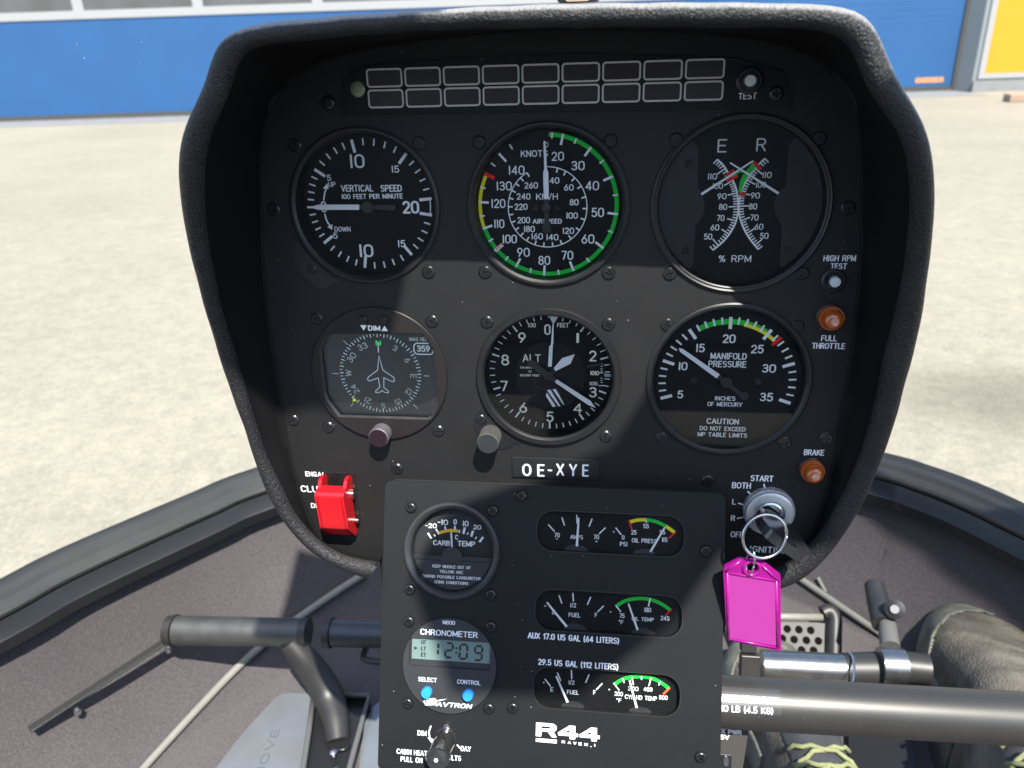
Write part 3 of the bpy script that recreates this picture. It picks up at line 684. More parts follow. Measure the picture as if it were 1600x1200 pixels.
# 3 dual tachometer
fr, t, zd = gauge('rpm', 'tachometer', 'large round black engine and rotor tachometer with two crossing needles', 44, 5, [(43.2, .02), (43.2, 1.3), (42.4, 1.8), (41.6, 1.3), (40.8, 1.3), (40.2, .9), (39.7, -1), (39.5, -4.7), (39.5, -5)])
Z = Zm(fr, 1010, 180, 4.2862, zd); OFF = Vector((0, 0)); dial(t, 40, zd); cover(t, 40.4, .2)
mb = MB()
lp = [(345, 215), (345, 492), (362, 505), (385, 560), (392, 610), (385, 655), (362, 700), (328, 742), (315, 1002)]
rp = [(952, 200), (935, 480), (880, 515), (862, 560), (856, 610), (862, 665), (890, 715), (908, 740), (890, 1005)]
zm = zd+1.2
def side_mask(pts, a_from, a_to):
    P = [Z.p(x, y, zm) for x, y in pts]; r = 39.3
    a0 = atan2(P[-1].y, P[-1].x); a1 = atan2(P[0].y, P[0].x)
    if a_to: 
        while a1 > a0: a1 -= 2*pi
    else:
        while a1 < a0: a1 += 2*pi
    return P+[Vector((r*cos(a0+(a1-a0)*i/16), r*sin(a0+(a1-a0)*i/16))) for i in range(0, 17)]
M_MASK = mat('mask_dark_grey', (.016, .017, .018), .5, spec=.35); prism(mb, side_mask(lp, 0, 1), zd+.05, zm); mb.build('side_mask', M_MASK, t, bevel=.15)
mb = MB(); prism(mb, side_mask(rp, 0, 0), zd+.05, zm); mb.build('side_mask', M_MASK, t, bevel=.15)
for x, y in ((283, 323), (1002, 300), (260, 907), (951, 898)): q = Z.p(x, y, zm); screw(t, fr, q.x, q.y, s=.5, z=zm)
mbm = MB(); mbt = MB()
Lc = smooth_line([Z.p(*p) for p in ((475, 296), (515, 335), (553, 395), (585, 450), (603, 500), (612, 555), (615, 610), (610, 670), (593, 730), (560, 790), (515, 845), (447, 903))], 8)
Rc = smooth_line([Z.p(*p) for p in ((793, 290), (752, 330), (705, 385), (668, 440), (640, 495), (625, 550), (620, 610), (622, 665), (637, 722), (665, 785), (703, 843), (748, 898))], 8)
def scale_ticks(Cv, marks, side):
    for (px, py, ln, w) in marks:
        q = Z.p(px, py); i = min(range(1, len(Cv)-1), key=lambda j: (Cv[j]-q).length); tv = (Cv[i+1]-Cv[i-1]).normalized()
        nv = Vector((tv.y, -tv.x))*side; strip(mbm, [Cv[i], Cv[i]+nv*ln], w, zd+.14)
strip(mbm, Lc, .8, zd+.10); strip(mbm, Rc, .8, zd+.12)
def marks_on(Cv, majors, sd):
    idx = [min(range(len(Cv)), key=lambda j: (Cv[j]-Z.p(*m)).length) for m in majors]
    def pt(f):
        i = max(0, min(len(Cv)-2, int(f))); return Cv[i].lerp(Cv[i+1], f-i), (Cv[i+1]-Cv[i]).normalized()
    for j_, (a, b) in enumerate(zip(idx, idx[1:])):
        nn_ = 4 if j_ == 0 else (2 if j_ == len(idx)-2 else 5)
        for k in range(1, nn_):
            p, tv = pt(a+(b-a)*k/nn_); nv = Vector((tv.y, -tv.x))*sd; strip(mbm, [p, p+nv*2.3], .6, zd+.14)
    for a in idx:
        p, tv = pt(a); nv = Vector((tv.y, -tv.x))*sd; strip(mbm, [p, p+nv*(4.6 if 0 < a < len(Cv)-1 else 2.6)], .65, zd+.15)
marks_on(Lc, [(475, 296), (530, 355), (580, 440), (608, 520), (615, 612), (594, 705), (548, 793), (478, 865), (447, 903)], 1)
marks_on(Rc, [(793, 290), (730, 355), (672, 430), (632, 520), (620, 610), (640, 705), (672, 790), (728, 866), (748, 898)], -1)
mbm.build('dial_markings', M_WHITE, t)
mb = MB(); Z.poly(mb, [(712, 318), (740, 345), (690, 395), (655, 455), (634, 520), (616, 512), (625, 450), (645, 400)], dz=.18); mb.build('green_arc', M_GREEN, t)
mb = MB(); Z.poly(mb, [(720, 302), (772, 352), (757, 370), (705, 318)], dz=.22); Z.poly(mb, [(622, 515), (668, 522), (660, 545), (624, 538)], dz=.22)
Z.poly(mb, [(522, 400), (585, 358), (597, 378), (535, 420)], dz=.22); Z.poly(mb, [(538, 432), (606, 395), (616, 412), (552, 448)], dz=.22); Z.poly(mb, [(530, 412), (590, 375), (603, 402), (545, 440)], dz=.24); mb.build('red_line', M_RED, t)
for s, x, y, h, w, wt in (('E', 508, 205, 90, 62, .09), ('R', 770, 198, 90, 66, .09), ('110', 442, 410, 42, 62, .13), ('100', 478, 474, 40, 70, .13), ('90', 506, 543, 42, 60, .13), ('80', 513, 614, 42, 56, .13), ('70', 497, 688, 42, 52, .13), ('60', 458, 752, 42, 60, .13), ('50', 413, 813, 42, 56, .13), ('110', 808, 400, 42, 62, .13), ('100', 767, 466, 40, 70, .13), ('90', 729, 538, 42, 62, .13), ('80', 714, 611, 42, 56, .13), ('70', 723, 685, 42, 56, .13), ('60', 753, 747, 42, 60, .13), ('50', 789, 808, 42, 58, .13), ('% RPM', 592, 961, 48, 220, .12)):
    Z.text(mbt, s, x, y, h, w, wt)
mbt.build('dial_lettering', M_WHITE, t)
zz = zd+2.2
for a, b in (((368, 530), (715, 306)), ((885, 524), (560, 318))):
    mb = MB(); p, q = Z.p(*a, zz), Z.p(*b, zz); nvec = Vector((-(q-p).y, (q-p).x)).normalized(); prism(mb, [p+nvec*.6, p-nvec*.6, q-nvec*.35, q+nvec*.35], zz-.3, zz); mb.build('needle', M_WHITE, t); zz += .7
mb = MB(); Z.poly(mb, [(560, 408), (625, 365), (660, 385), (625, 385), (580, 412)], dz=.26); mb.build('green_mark', M_GREEN, t)
gsub(t, Z, fr, [(199, 166), (1160, 155), (1045, 1062)]); gsub(t, Z, fr, [(156, 1064)], mt=M_SCREWW)

# 4 heading display
fr, t, zd = gauge('dg', 'heading_display', 'round black digital compass display with an aircraft symbol, adjusting knob below', 39, 3, [(39, .02), (39, 1.2), (38.6, 1.6), (38.2, 1.6)])
Z = Zm(fr, 480, 470, 4.8, -2.2)
oct_px = [(165, 238), (870, 245), (905, 290), (955, 370), (985, 780), (935, 885), (900, 893), (235, 872), (140, 745), (125, 700), (88, 370), (120, 290)]
oc = [Z.p(x, y, 1.6) for x, y in oct_px]; cc = sum(oc, Vector((0, 0)))/len(oc); oi = [cc+(p-cc)*.965 for p in oc]
mb = MB(); add_flat(mb, [circle(38.3, 72)], 1.6, [oc]); mb.build('face_plate', mat('display_plate', (.014, .011, .011), .5, spec=.35, bump=[('n', 1300, .03)], dust=.6), t)
mb = MB(); n_ = len(oc); P = ccw(oc); Pi = ccw(oi)
mb.add([(p.x, p.y, 1.6) for p in P]+[(p.x, p.y, .4) for p in Pi]+[(p.x, p.y, -2.6) for p in Pi], [[i, (i+1) % n_, n_+(i+1) % n_, n_+i][::-1] for i in range(n_)]+[[n_+i, n_+(i+1) % n_, 2*n_+(i+1) % n_, 2*n_+i][::-1] for i in range(n_)])
mb.build('screen_surround', M_BEZG, t)
mb = MB(); add_flat(mb, [oi], -2.3); mb.build('screen', mat('display_screen', (.014, .018, .022), .25, spec=.6, emis=((.03, .035, .04), .25)), t)
M_LCDW = mat('display_symbols', (.45, .50, .52), .5, emis=((.55, .65, .70), .16)); M_LCDF = mat('display_numerals', (.30, .34, .34), .5, emis=((.4, .45, .45), .12))
mbm = MB(); mbt = MB()
cen = Z.p(548, 545); Rr = (Z.p(548, 250)-Z.p(548, 840)).length/2
for k in range(72):
    a = pi/2-2*pi*k/72; L_ = 2.0; p0 = cen+Vector((cos(a), sin(a)))*Rr; p1 = cen+Vector((cos(a), sin(a)))*(Rr-L_*(1.15 if k % 2 == 0 else .8)); strip(mbm, [p0, p1], .5 if k % 2 == 0 else .4, -2.2)
for a_, b_ in (((272, 298), (305, 330)), ((192, 545), (235, 547)), ((345, 768), (328, 792)), ((875, 562), (915, 564)), ((795, 775), (828, 808))): Z.line(mbm, [a_, b_], .3)
Z.line(mbm, [(538, 412), (568, 520), (650, 575), (655, 600), (640, 607), (575, 577), (575, 650), (608, 675), (608, 690), (580, 686), (563, 672), (545, 686), (515, 688), (514, 675), (545, 648), (533, 578), (465, 602), (452, 590), (458, 572), (528, 520)], .45, closed=True)
Z.line(mbm, [(531, 310), (535, 388)], .6); mbm.build('compass_markings', M_LCDW, t)
for s, x, y, h, a in (('33', 415, 343, 48, 24), ('30', 333, 425, 48, 52), ('W', 310, 542, 46, 86), ('24', 360, 662, 44, 118), ('21', 455, 748, 44, 152), ('S', 572, 788, 42, 180), ('15', 682, 757, 44, 208), ('12', 762, 682, 44, 240), ('E', 797, 565, 46, 268), ('6', 752, 445, 44, 302), ('3', 660, 356, 44, 334)):
    Z.text(mbt, s, x, y, h, None, .12, ang=radians(a))
Z.text(mbt, 'MAG HDG', 838, 288, 30, 145, .15); mbt.build('display_lettering', M_LCDF, t)
mb = MB(); Z.text(mb, '359', 872, 359, 48, 98, .14); q0 = Z.p(803, 400); q1 = Z.p(942, 320); strip(mb, rrect(q0.x, q0.y, q1.x, q1.y, 2.2), .6, -2.14, True); mb.build('heading_readout', M_LCDW, t)
mb = MB(); Z.text(mb, 'N', 533, 315, 40, 40, .2, dz=.1); mb.build('north_letter', mat('display_green', (.03, .45, .08), .5, emis=((.05, .7, .15), .25)), t)
mb = MB(); Z.poly(mb, [(345, 722), (375, 750), (340, 758)], dz=.1); mb.build('heading_bug', mat('display_yellow', (.55, .6, .03), .5, emis=((.6, .7, .05), .2)), t)
mb = MB(); Zt = Zm(fr, 480, 470, 4.8, 1.6); Zt.text(mb, 'DIM', 502, 205, 42, 92, .2); Zt.poly(mb, [(397, 182), (447, 182), (424, 224)]); Zt.poly(mb, [(556, 227), (606, 227), (580, 186)]); mb.build('plate_lettering', M_WHITE, t)
for x in (418, 573):
    q = Zt.p(x, 143, 1.6); mb = MB(); lathe(mb, [(2.5, 1.6), (2.5, 2.4), (2.0, 2.9), (.01, 2.9)], 24, q.x, q.y); mb.build('dim_button', M_BLK, t, auto=30)
kb = Zt.p(565, 985, 1.6)
mb = MB(); lathe(mb, [(5.6, 1.6), (5.8, 2.2), (5.8, 9.8), (5.3, 10.4)], 60, kb.x, kb.y, knurl=.12); kn = mb.build('knob', mat('knob_grey', (.12, .115, .125), .42, metal=.3), t)
mb = MB(); add_flat(mb, [circle(5.3, 30, kb.x, kb.y)], 10.4); mb.build('knob_cap', mat('knob_cap_plum', (.014, .006, .009), .35), kn)
mb = MB(); cover_pts = oi; add_flat(mb, [oi], -.3); mb.build('glass_cover', M_GLASS, t)
gsub(t, Z, fr, [(70, 137)]); gsub(t, Z, fr, [(935, 157)], mt=M_SCREWW)

# 5 altimeter
fr, t, zd = gauge('alt', 'altimeter', 'round altimeter with white tipped hands, grey bezel and a knurled knob at its lower left', 39.4, 5, [(39.4, .02), (39.4, 1.6), (38.9, 2.4), (36.2, 2.4), (35.2, 1.2), (34.6, -.5), (34.4, -5)])
Z = Zm(fr, 730, 470, 4.8, zd); OFF = Z.p(617, 540); dial(t, 34.8, zd, M_DIAL); cover(t, 35.2, .8)
mb = MB(); P = [(105, 822), (72, 858), (55, 900), (62, 960), (120, 1060), (200, 1100), (265, 1110), (325, 1095), (355, 1068), (400, 1065), (300, 1000), (180, 880)]; prism(mb, smooth_line([Z.p(x, y, 0) for x, y in P], 3, True), .02, .6); mb.build('adjuster_flange', M_BEZ, t)
q = Z.p(103, 890, .7); screw(t, fr, q.x, q.y, s=.85, z=.6)
mbm = MB(); mbt = MB()
am = [Z.ang(*p) for p in ((862, 215), (1028, 430), (1025, 688), (863, 878), (619, 945), (372, 860), (215, 658), (205, 405), (355, 205))]
maj, mins = cw_list([Z.ang(608, 140)]+am+[Z.ang(608, 140)], 4)
for a in mins: tick(mbm, a, 30.3, 33.2, .55, zd+.12)
for a in maj[1:-1]: tick(mbm, a, 29.0, 33.2, .95, zd+.12)
tick(mbm, maj[0], 31.3, 33.2, .6, zd+.12)
for y in (475, 492, 510, 526, 580, 596, 612): Z.line(mbm, [(1000, y), (1016, y)], .35)
for y in (540, 636): Z.line(mbm, [(985, y), (1020, y)], .5)
mbm.build('dial_markings', M_WHITE, t)
mb = MB(); Z.poly(mb, [(1028, 545), (1078, 548), (1078, 570), (1030, 568)], dz=.16); mb.build('scale_mark', mat('mark_blue_grey', (.35, .45, .5), .5), t)
for s, x, y, h, w, wt in (('1', 829, 278, 78, 12, .14), ('2', 942, 413, 84, 58, .13), ('3', 943, 685, 80, 58, .13), ('4', 829, 805, 74, 68, .12), ('5', 621, 869, 80, 56, .13), ('6', 420, 800, 80, 62, .13), ('7', 277, 638, 80, 58, .13), ('8', 285, 443, 84, 62, .13), ('9', 411, 276, 80, 60, .13), ('0', 602, 215, 82, 48, .12), ('100', 485, 182, 34, 58, .13), ('FEET', 718, 182, 34, 88, .13), ('1010', 956, 541, 34, 66, .16), ('1015', 948, 620, 28, 62, .16), ('ALT', 483, 430, 62, 138, .13), ('CALIBRATED', 462, 500, 16, 130, .2), ('TO', 470, 530, 16, 26, .2), ('20.000 FEET', 470, 558, 18, 152, .2)):
    Z.text(mbt, s, x, y, h, w, wt, dz=.2)
mbt.build('dial_lettering', M_CREAM, t)
zc = zd+.5; c0 = Z.p(622, 560, zc)
mb = MB(); prism(mb, circle(19.2, 60, c0.x, c0.y), zd+.05, zd+.12); mb.build('inner_disc', M_DIAL2, t)
mb = MB()
for k_, P in enumerate((((640, 660), (600, 690), (598, 668)), )):
    pass
Z.poly(mb, [(598, 668), (625, 665), (700, 790), (685, 790)], dz=.3); Z.poly(mb, [(640, 663), (665, 660), (728, 770), (722, 780)], dz=.3); Z.poly(mb, [(594, 690), (600, 690), (665, 790), (642, 795), (592, 715)], dz=.3); Z.poly(mb, [(592, 740), (592, 755), (622, 792), (612, 790)], dz=.3)
mb.build('striped_flag', M_WHITE, t)
mb = MB(); Z.line(mb, [(460, 750), (540, 660)], .5, dz=.3); Z.line(mb, [(790, 750), (735, 785), (700, 720)], .5, dz=.3); Z.poly(mb, [(893, 485), (1000, 468), (1020, 480), (900, 500)], dz=.17); Z.line(mb, [(500, 585), (508, 630), (540, 658), (590, 660)], .7, dz=.3); mb.build('drum_edges', M_NEEDB, t)
def hand(name, pts, z, m, th=.35, parent=None):
    mb = MB(); prism(mb, [Z.p(x, y, z) for x, y in pts], z-th, z); return mb.build(name, m, parent or t)
h1 = hand('short_hand', [(662, 528), (650, 505), (712, 430), (806, 402), (775, 472)], zd+2, M_WHITE)
hand('hand_base', [(600, 565), (645, 500), (660, 530), (630, 590)], zd+1.95, M_NEEDB, .3, h1)
h2 = hand('long_hand', [(672, 590), (658, 612), (905, 780), (962, 803), (925, 752)], zd+3.2, M_WHITE)
hand('hand_tail', [(657, 612), (672, 590), (640, 565), (500, 450), (455, 448), (450, 480), (470, 492), (590, 580)], zd+3.15, M_BEZG, .3, h2)
h3 = hand('thin_hand', [(606, 494), (634, 494), (642, 335), (646, 320), (648, 175), (640, 175), (628, 330), (614, 345)], zd+2.6, M_WHITE)
hand('triangle_tip', [(605, 100), (690, 108), (646, 178)], zd+2.65, mat('grey_white', (.55, .55, .55), .5), .3, h3)
c = Z.p(611, 566, zd+3.3); mb = MB(); lathe(mb, [(2.6, zd+.3), (2.6, zd+3.5), (1.6, zd+3.7), (.01, zd+3.7)], 24, c.x, c.y); mb.build('hub', M_NEEDB, t, auto=30)
kb = Z.p(180, 1000, .6); mb = MB(); lathe(mb, [(5.8, .6), (6.1, 1.2), (6.1, 13.2), (5.6, 14)], 80, kb.x, kb.y, knurl=.25); kn = mb.build('knob', mat('knob_knurled_grey', (.085, .085, .08), .45, metal=.3), t)
mb = MB(); add_flat(mb, [circle(5.6, 32, kb.x, kb.y)], 14); mb.build('knob_cap', mat('knob_cap_slate', (.022, .025, .03), .4, var=.1, vscale=200), kn)
gsub(t, Z, fr, [(148, 163), (1058, 180), (1038, 1020)], mt=M_SCREWW)

# 6 manifold pressure
fr, t, zd = gauge('mp', 'manifold_pressure_gauge', 'round manifold pressure dial with a green and yellow arc and needle pointing upper left', 42.6, 4.5, ring_prof(42.6, 39.4, 1.8, -4.5, 38.6))
Z = Zm(fr, 1000, 470, 4.8, zd); OFF = Z.p(649, 609); dial(t, 39, zd); cover(t, 39.5, .3)
mbm = MB(); mbt = MB()
am = [Z.ang(*p) for p in ((218, 715), (233, 468), (407, 268), (677, 192), (935, 277), (1083, 490), (1057, 745))]
maj, mins = cw_list(am, 4)
cM = max((Z.p(677, 150)).length, 30); 
for a in mins: tick(mbm, a, 32.0, 35.9, 1.0, zd+.14)
for a in maj: tick(mbm, a, 29.5, 35.9, 1.75, zd+.15)
mbm.build('dial_markings', M_WHITE, t)
g0 = Z.ang(455, 235); g1 = Z.ang(950, 245); y0 = Z.ang(775, 200); r0 = Z.ang(998, 325)
mb = MB(); ring_arc(mb, g0, y0, 32.0, 34.8, zd+.07); ring_arc(mb, y0, g1, 33.6, 34.8, zd+.07); mb.build('green_arc', M_GREEN, t)
mb = MB(); ring_arc(mb, y0, r0, 31.6, 33.5, zd+.08); mb.build('yellow_arc', M_YEL, t)
mb = MB(); tick(mb, r0, 30.2, 36.2, 1.8, zd+.2); mb.build('red_line', M_RED, t)
for s, x, y, h, w, wt in (('5', 302, 702, 62, 46, .15), ('10', 322, 490, 64, 68, .14), ('15', 453, 354, 66, 68, .14), ('20', 668, 284, 68, 98, .14), ('25', 880, 362, 66, 98, .14), ('30', 968, 507, 66, 104, .14), ('35', 949, 722, 66, 100, .14), ('MANIFOLD', 665, 415, 50, 274, .14), ('PRESSURE', 655, 475, 50, 286, .14), ('INCHES', 638, 732, 34, 156, .15), ('OF MERCURY', 636, 776, 34, 262, .15), ('CAUTION', 620, 904, 44, 244, .16), ('DO NOT EXCEED', 620, 959, 34, 346, .16), ('MP TABLE LIMITS', 617, 1005, 34, 372, .16)):
    Z.text(mbt, s, x, y, h, w, wt)
mbt.build('dial_lettering', M_WHITE, t)
zz = zd+2.5
mb = MB(); prism(mb, [Z.p(x, y, zz) for x, y in ((598, 553), (575, 582), (300, 382), (290, 355), (322, 362))], zz-.4, zz); nd = mb.build('needle', M_WHITE, t)
mb = MB(); prism(mb, [Z.p(x, y, zz) for x, y in ((599, 557), (577, 584), (620, 615), (640, 640), (665, 645), (755, 725), (770, 745), (800, 745), (820, 720), (812, 692), (790, 685), (770, 690), (685, 630), (678, 600), (655, 587), (635, 590))], zz-.5, zz-.04); c = Z.p(648, 612, zz); lathe(mb, [(3, zz-1.8), (3, zz+.4), (.01, zz+.5)], 24, c.x, c.y); mb.build('needle_hub', M_NEEDB, nd)
for x, y in ((404, 598), (888, 606)): q = Z.p(x, y); screw(t, fr, q.x, q.y, s=.5, z=zd+.02)
gsub(t, Z, fr, [(1182, 192), (167, 1033), (1090, 1067)]); gsub(t, Z, fr, [(205, 183)], mt=M_SCREWW)
# ------------------------------------------------------------------ warning light strip
P = [PANEL.hit(x, y, 0) for x, y in ((532, 180), (1238, 169), (1224, 112), (1150, 91), (900, 84), (700, 92), (572, 103), (540, 118))]
wl = thing('warning_light_strip', 'black strip of eighteen unlit warning lights outlined in white under the hood', 'warning lights', fr=PANEL)
mb = MB(); prism(mb, P, .02, 1.2); mb.build('strip_plate', M_CONS, wl, bevel=.3)
M_CELL = mat('unlit_lens', (.016, .011, .010), .3, spec=.5); M_CELLF = mat('cell_outline', (.50, .50, .48), .6)
u0, u1 = -88.1, 83.0; pit = (u1-u0+1.1)/9; vt = 66.6; ph = 9.55
cell0 = None
for r in range(2):
    for c in range(9):
        M = Matrix.Translation(((u0+c*pit)*.001, (vt-r*ph)*.001, .0013))
        if cell0 is None:
            w_, h_ = pit-1.1, 8.7
            mb = MB(); box(mb, .3, -h_+.3, 0, w_-.3, -.3, .25); c1 = mb.build('warning_light', M_CELL, wl, M=M)
            mb = MB(); strip(mb, rrect(.4, -h_+.4, w_-.4, -.4, 1.4), .85, .35, True); c2 = mb.build('outline', M_CELLF, c1); cell0 = (c1, c2)
        else:
            k = copy_part(cell0[0], wl, M); copy_part(cell0[1], k, Matrix.Identity(4))
q = PANEL.hit(1168, 150, 1.3); mb = MB(); text(mb, 'TEST', q.x, q.y, 3.0, 8.4, 1.28, .15); mb.build('printed_lettering', M_PRINT, wl)
for x, y in ((513, 161), (1213, 146)): q = PANEL.hit(x, y, 1.3); screw(panel, PANEL, q.x, q.y, kind='pan', s=1.1, z=.3)
def push_button(label, x, y, z0, L=5.5):
    q = PANEL.hit(x, y, z0); t = thing('push_button', label, 'button', fr=PANEL.sub(q.x, q.y, z0), group='white push buttons on the panel')
    mb = MB(); lathe(mb, [(6.0, .02), (6.0, .9), (5.2, 1.5), (4.6, 1.5), (4.4, .6), (3.6, .6), (3.5, 3.0), (2.9, 3.2), (2.7, 3.2)], 36); mb.build('collar', M_BLK, t, auto=30)
    mb = MB(); lathe(mb, [(2.65, 1), (2.65, L), (2.2, L+.6), (.01, L+.7)], 28); mb.build('cap', mat('button_white', (.62, .66, .68), .4), t, auto=40)
push_button('white push button labelled TEST at the right end of the warning light strip', 1171, 126, 1.2, 3.8)
push_button('white push button under the HIGH RPM TEST lettering', 1302, 438, 0, 4.5)
q = PANEL.hit(559, 139.5, 1.5); sl_ = thing('light_sensor', 'small round greenish photocell lens left of the warning lights', 'sensor', fr=PANEL.sub(q.x, q.y, 1.2))
mb = MB(); lathe(mb, [(3.7, .02), (3.6, .7), (2.8, 1.3), (1.2, 1.6), (.01, 1.6)], 28); mb.build('lens', mat('sensor_lens', (.18, .22, .14), .3, coat=.3, var=.25, vscale=500), sl_, auto=40)
mb = MB(); lathe(mb, [(4.2, .02), (4.2, .35), (3.75, .35)], 28); mb.build('rim', M_BLK, sl_)

def amber(label, x, y):
    q = PANEL.hit(x, y, 0); t = thing('indicator_lamp', label, 'indicator lamp', fr=PANEL.sub(q.x, q.y), group='amber indicator lamps')
    mb = MB(); lathe(mb, [(7.0, .02), (7.0, .8), (6.5, 1.2), (6.2, 1.2)], 36); mb.build('collar', M_BLK, t, auto=30)
    mb = MB(); lathe(mb, [(6.3, .8), (6.4, 3.6), (6.1, 4.2), (5.6, 4.2), (5.4, 3.6), (5.0, 3.6), (4.9, 7.0), (4.3, 8.6), (3.1, 9.4), (1.4, 9.8), (.01, 9.8)], 48, knurl=.22)
    mb.build('lens', mat('amber_lens', (.42, .085, .005), .16, spec=.8, coat=.6, sss=.25, bump=[('n', 300, .5)]), t, auto=35)
    mb = MB(); lathe(mb, [(2.2, 9.6), (2.0, 10.2), (.01, 10.4)], 12); mb.build('facet', mat('amber_facet', (.55, .28, .18), .15, spec=.9, coat=.5), t)
amber('amber indicator lamp above the FULL THROTTLE lettering', 1297, 495)
amber('amber indicator lamp below the BRAKE lettering', 1268, 733)

# printed words on the panel: each legend a part of its own
def ptext(mb, s, x, y, h, w, wt=.17, z=0, fr=PANEL):
    s = s.replace('1', '!')
    a = fr.hit(x-w/2, y, z); b = fr.hit(x+w/2, y, z); c = fr.hit(x, y, z); hh = (fr.hit(x, y-h/2, z)-fr.hit(x, y+h/2, z)).length
    text(mb, s, c.x, c.y, hh, (b-a).length, z+.04, wt)
def legend(parent, L, wt=.145, fr=PANEL, lines_=()):
    mb = MB()
    for s, x, y, h, w in L: ptext(mb, s, x, y, h, w, wt, fr=fr)
    for a, b in lines_: strip(mb, [fr.hit(*a), fr.hit(*b)], .8, .04)
    return mb.build('printed_lettering', M_PRINT, parent)
legend(panel, [('HIGH RPM', 1312, 403.5, 10, 51), ('TEST', 1310.5, 416, 9.5, 26)])
legend(panel, [('FULL', 1295.5, 528.5, 9.5, 25), ('THROTTLE', 1294.5, 540.5, 9.5, 52)])
legend(panel, [('BRAKE', 1272, 707, 9.5, 32)])
for L, ln in (([('START', 1190.5, 747.5, 10, 36)], (((1193.5, 756), (1196.5, 768)),)), ([('BOTH', 1158.5, 758.5, 10, 30)], (((1168, 767.5), (1177, 776)),)), ([('L', 1147, 784, 9, 6)], (((1153.5, 786), (1167, 790.5)),)), ([('R', 1145.3, 809.5, 9, 7)], (((1151.5, 810), (1165, 807.5)),)), ([('OFF', 1151.5, 835, 9.5, 20)], ()), ([('IGNITION', 1201, 859, 10.5, 60)], ())):
    legend(panel, L, lines_=ln)
for L in (('ENGAGE', 496, 741, 8, 38), ('CLUTCH', 498, 764.5, 10.5, 57), ('DISENGAGE', 515, 791, 8, 58)): legend(panel, [L], .165)

# registration plate
q0 = PANEL.hit(800, 714, 1); q1 = PANEL.hit(936, 750, 1)
rg = thing('registration_plate', 'engraved black plastic plate reading OE-XYE above the lower console', 'name plate', fr=PANEL)
mb = MB(); box(mb, q0.x, q1.y, .02, q1.x, q0.y, 1.3); mb.build('plate', M_BLK, rg, bevel=.3)
mb = MB(); 
for s, x0, x1 in (('OE', 816, 851), ('-', 855.5, 863), ('XYE', 869, 920)): 
    c = PANEL.hit((x0+x1)/2, 734.5, 1.3); w = PANEL.hit(x1, 734.5, 1.3).x-PANEL.hit(x0, 734.5, 1.3).x
    text(mb, s, c.x, c.y, 7.8, w, 1.36, .125, gap=.75)
mb.build('engraved_lettering', M_WHITE, rg)

# ------------------------------------------------------------------ guarded clutch switch
q = PANEL.hit(530, 741, 0)
sw = thing('guarded_switch', 'switch under a bright red hinged plastic guard at the lower left of the panel', 'switch', fr=PANEL.sub(q.x-.6, q.y))
W2 = 8.6
prof = [(0, 1), (1.6, 5), (.8, 9), (-3.2, 12.5), (-3.4, 16.2), (-5.5, 17.8), (-28, 15), (-38.5, 4.5), (-38.5, 1.2), (-33, 1.2), (-20, 3), (-8, 1.2)]
mb = MB()
for x0, x1 in ((-W2, -W2+1.9), (W2-1.9, W2)):
    P = [(y, z) for y, z in prof]; V, Fc = fill([P])
    n0 = len(V)
    mb.add([(x0, p[0], p[1]) for p in V], [f[::-1] if True else f for f in Fc]); mb.add([(x1, p[0], p[1]) for p in V], Fc)
    Pc = P; n = len(Pc); mb.add([(x0, a, b) for a, b in Pc]+[(x1, a, b) for a, b in Pc], [[i, (i+1) % n, n+(i+1) % n, n+i] for i in range(n)])
fp = [(-2.4, 9.5), (-3.3, 12.5), (-3.4, 16.2), (-5.5, 17.8), (-28, 15), (-38.3, 4.7)]; fi = [(-4.4, 9.5), (-5.0, 12.5), (-5.0, 15.2), (-6.0, 16.0), (-27, 13.2), (-36, 4.0)]
n = len(fp); X = W2-1.0
for a in (0,):
    vs = [(x, *p) for x in (-X, X) for p in fp]+[(x, *p) for x in (-X, X) for p in fi]
    mb.add(vs, [[i, i+1, n+i+1, n+i] for i in range(n-1)]+[[2*n+i, 3*n+i, 3*n+i+1, 2*n+i+1] for i in range(n-1)]+[[0, n, 3*n, 2*n], [n-1, 3*n-1, 4*n-1, 2*n-1]])
guard = mb.build('guard', M_REDP, sw, bevel=.7, seg=3, auto=50)
mb = MB(); box(mb, -W2-.3, -33, .02, W2+2.2, 1.6, .8); mb.build('base_plate', M_SCREWW, sw, bevel=.3)
mb = MB(); lathe(mb, [(4.2, .8), (4.2, 3), (2.6, 3.2), (2.6, 6)], 20, 0, -14); tube(mb, [(0, -14, 5), (0, -11, 12)], [1.6, 2.4], 12); mb.build('toggle', M_STEEL, sw, auto=30)
mb = MB(); tube(mb, [(W2-.2, -28, 4.2), (W2+2.6, -28, 4.2)], 1.5, 14); tube(mb, [(W2-.2, -11, 3.4), (W2+1.4, -11, 3.4)], 3.2, 18); mb.build('hinge_pin', M_STEEL, sw, auto=30)

# ------------------------------------------------------------------ ignition switch, key, ring and tag
q = PANEL.hit(1200, 795, 0); IG = PANEL.sub(q.x, q.y)
ig = thing('ignition_switch', 'round silver knurled ignition switch at the lower right of the panel', 'ignition switch', fr=IG)
mb = MB(); lathe(mb, [(13.9, .02), (13.9, 4.4), (13.5, 4.8)], 150, knurl=.35); lathe(mb, [(13.5, 4.8), (12.8, 6.4), (11.2, 7.2), (8.0, 7.0), (7.8, 5.0), (7.3, 5.0)], 72); mb.build('knurled_ring', M_ALU, ig, auto=35)
mb = MB(); lathe(mb, [(7.4, 4.8), (7.2, 6.4), (6.2, 6.9), (5.6, 5.6), (3, 5.2), (.01, 5.2)], 48); mb.build('lock_cylinder', M_STEEL, ig, auto=35)
key = thing('key', 'black plastic headed key inserted in the ignition switch', 'key', fr=IG)
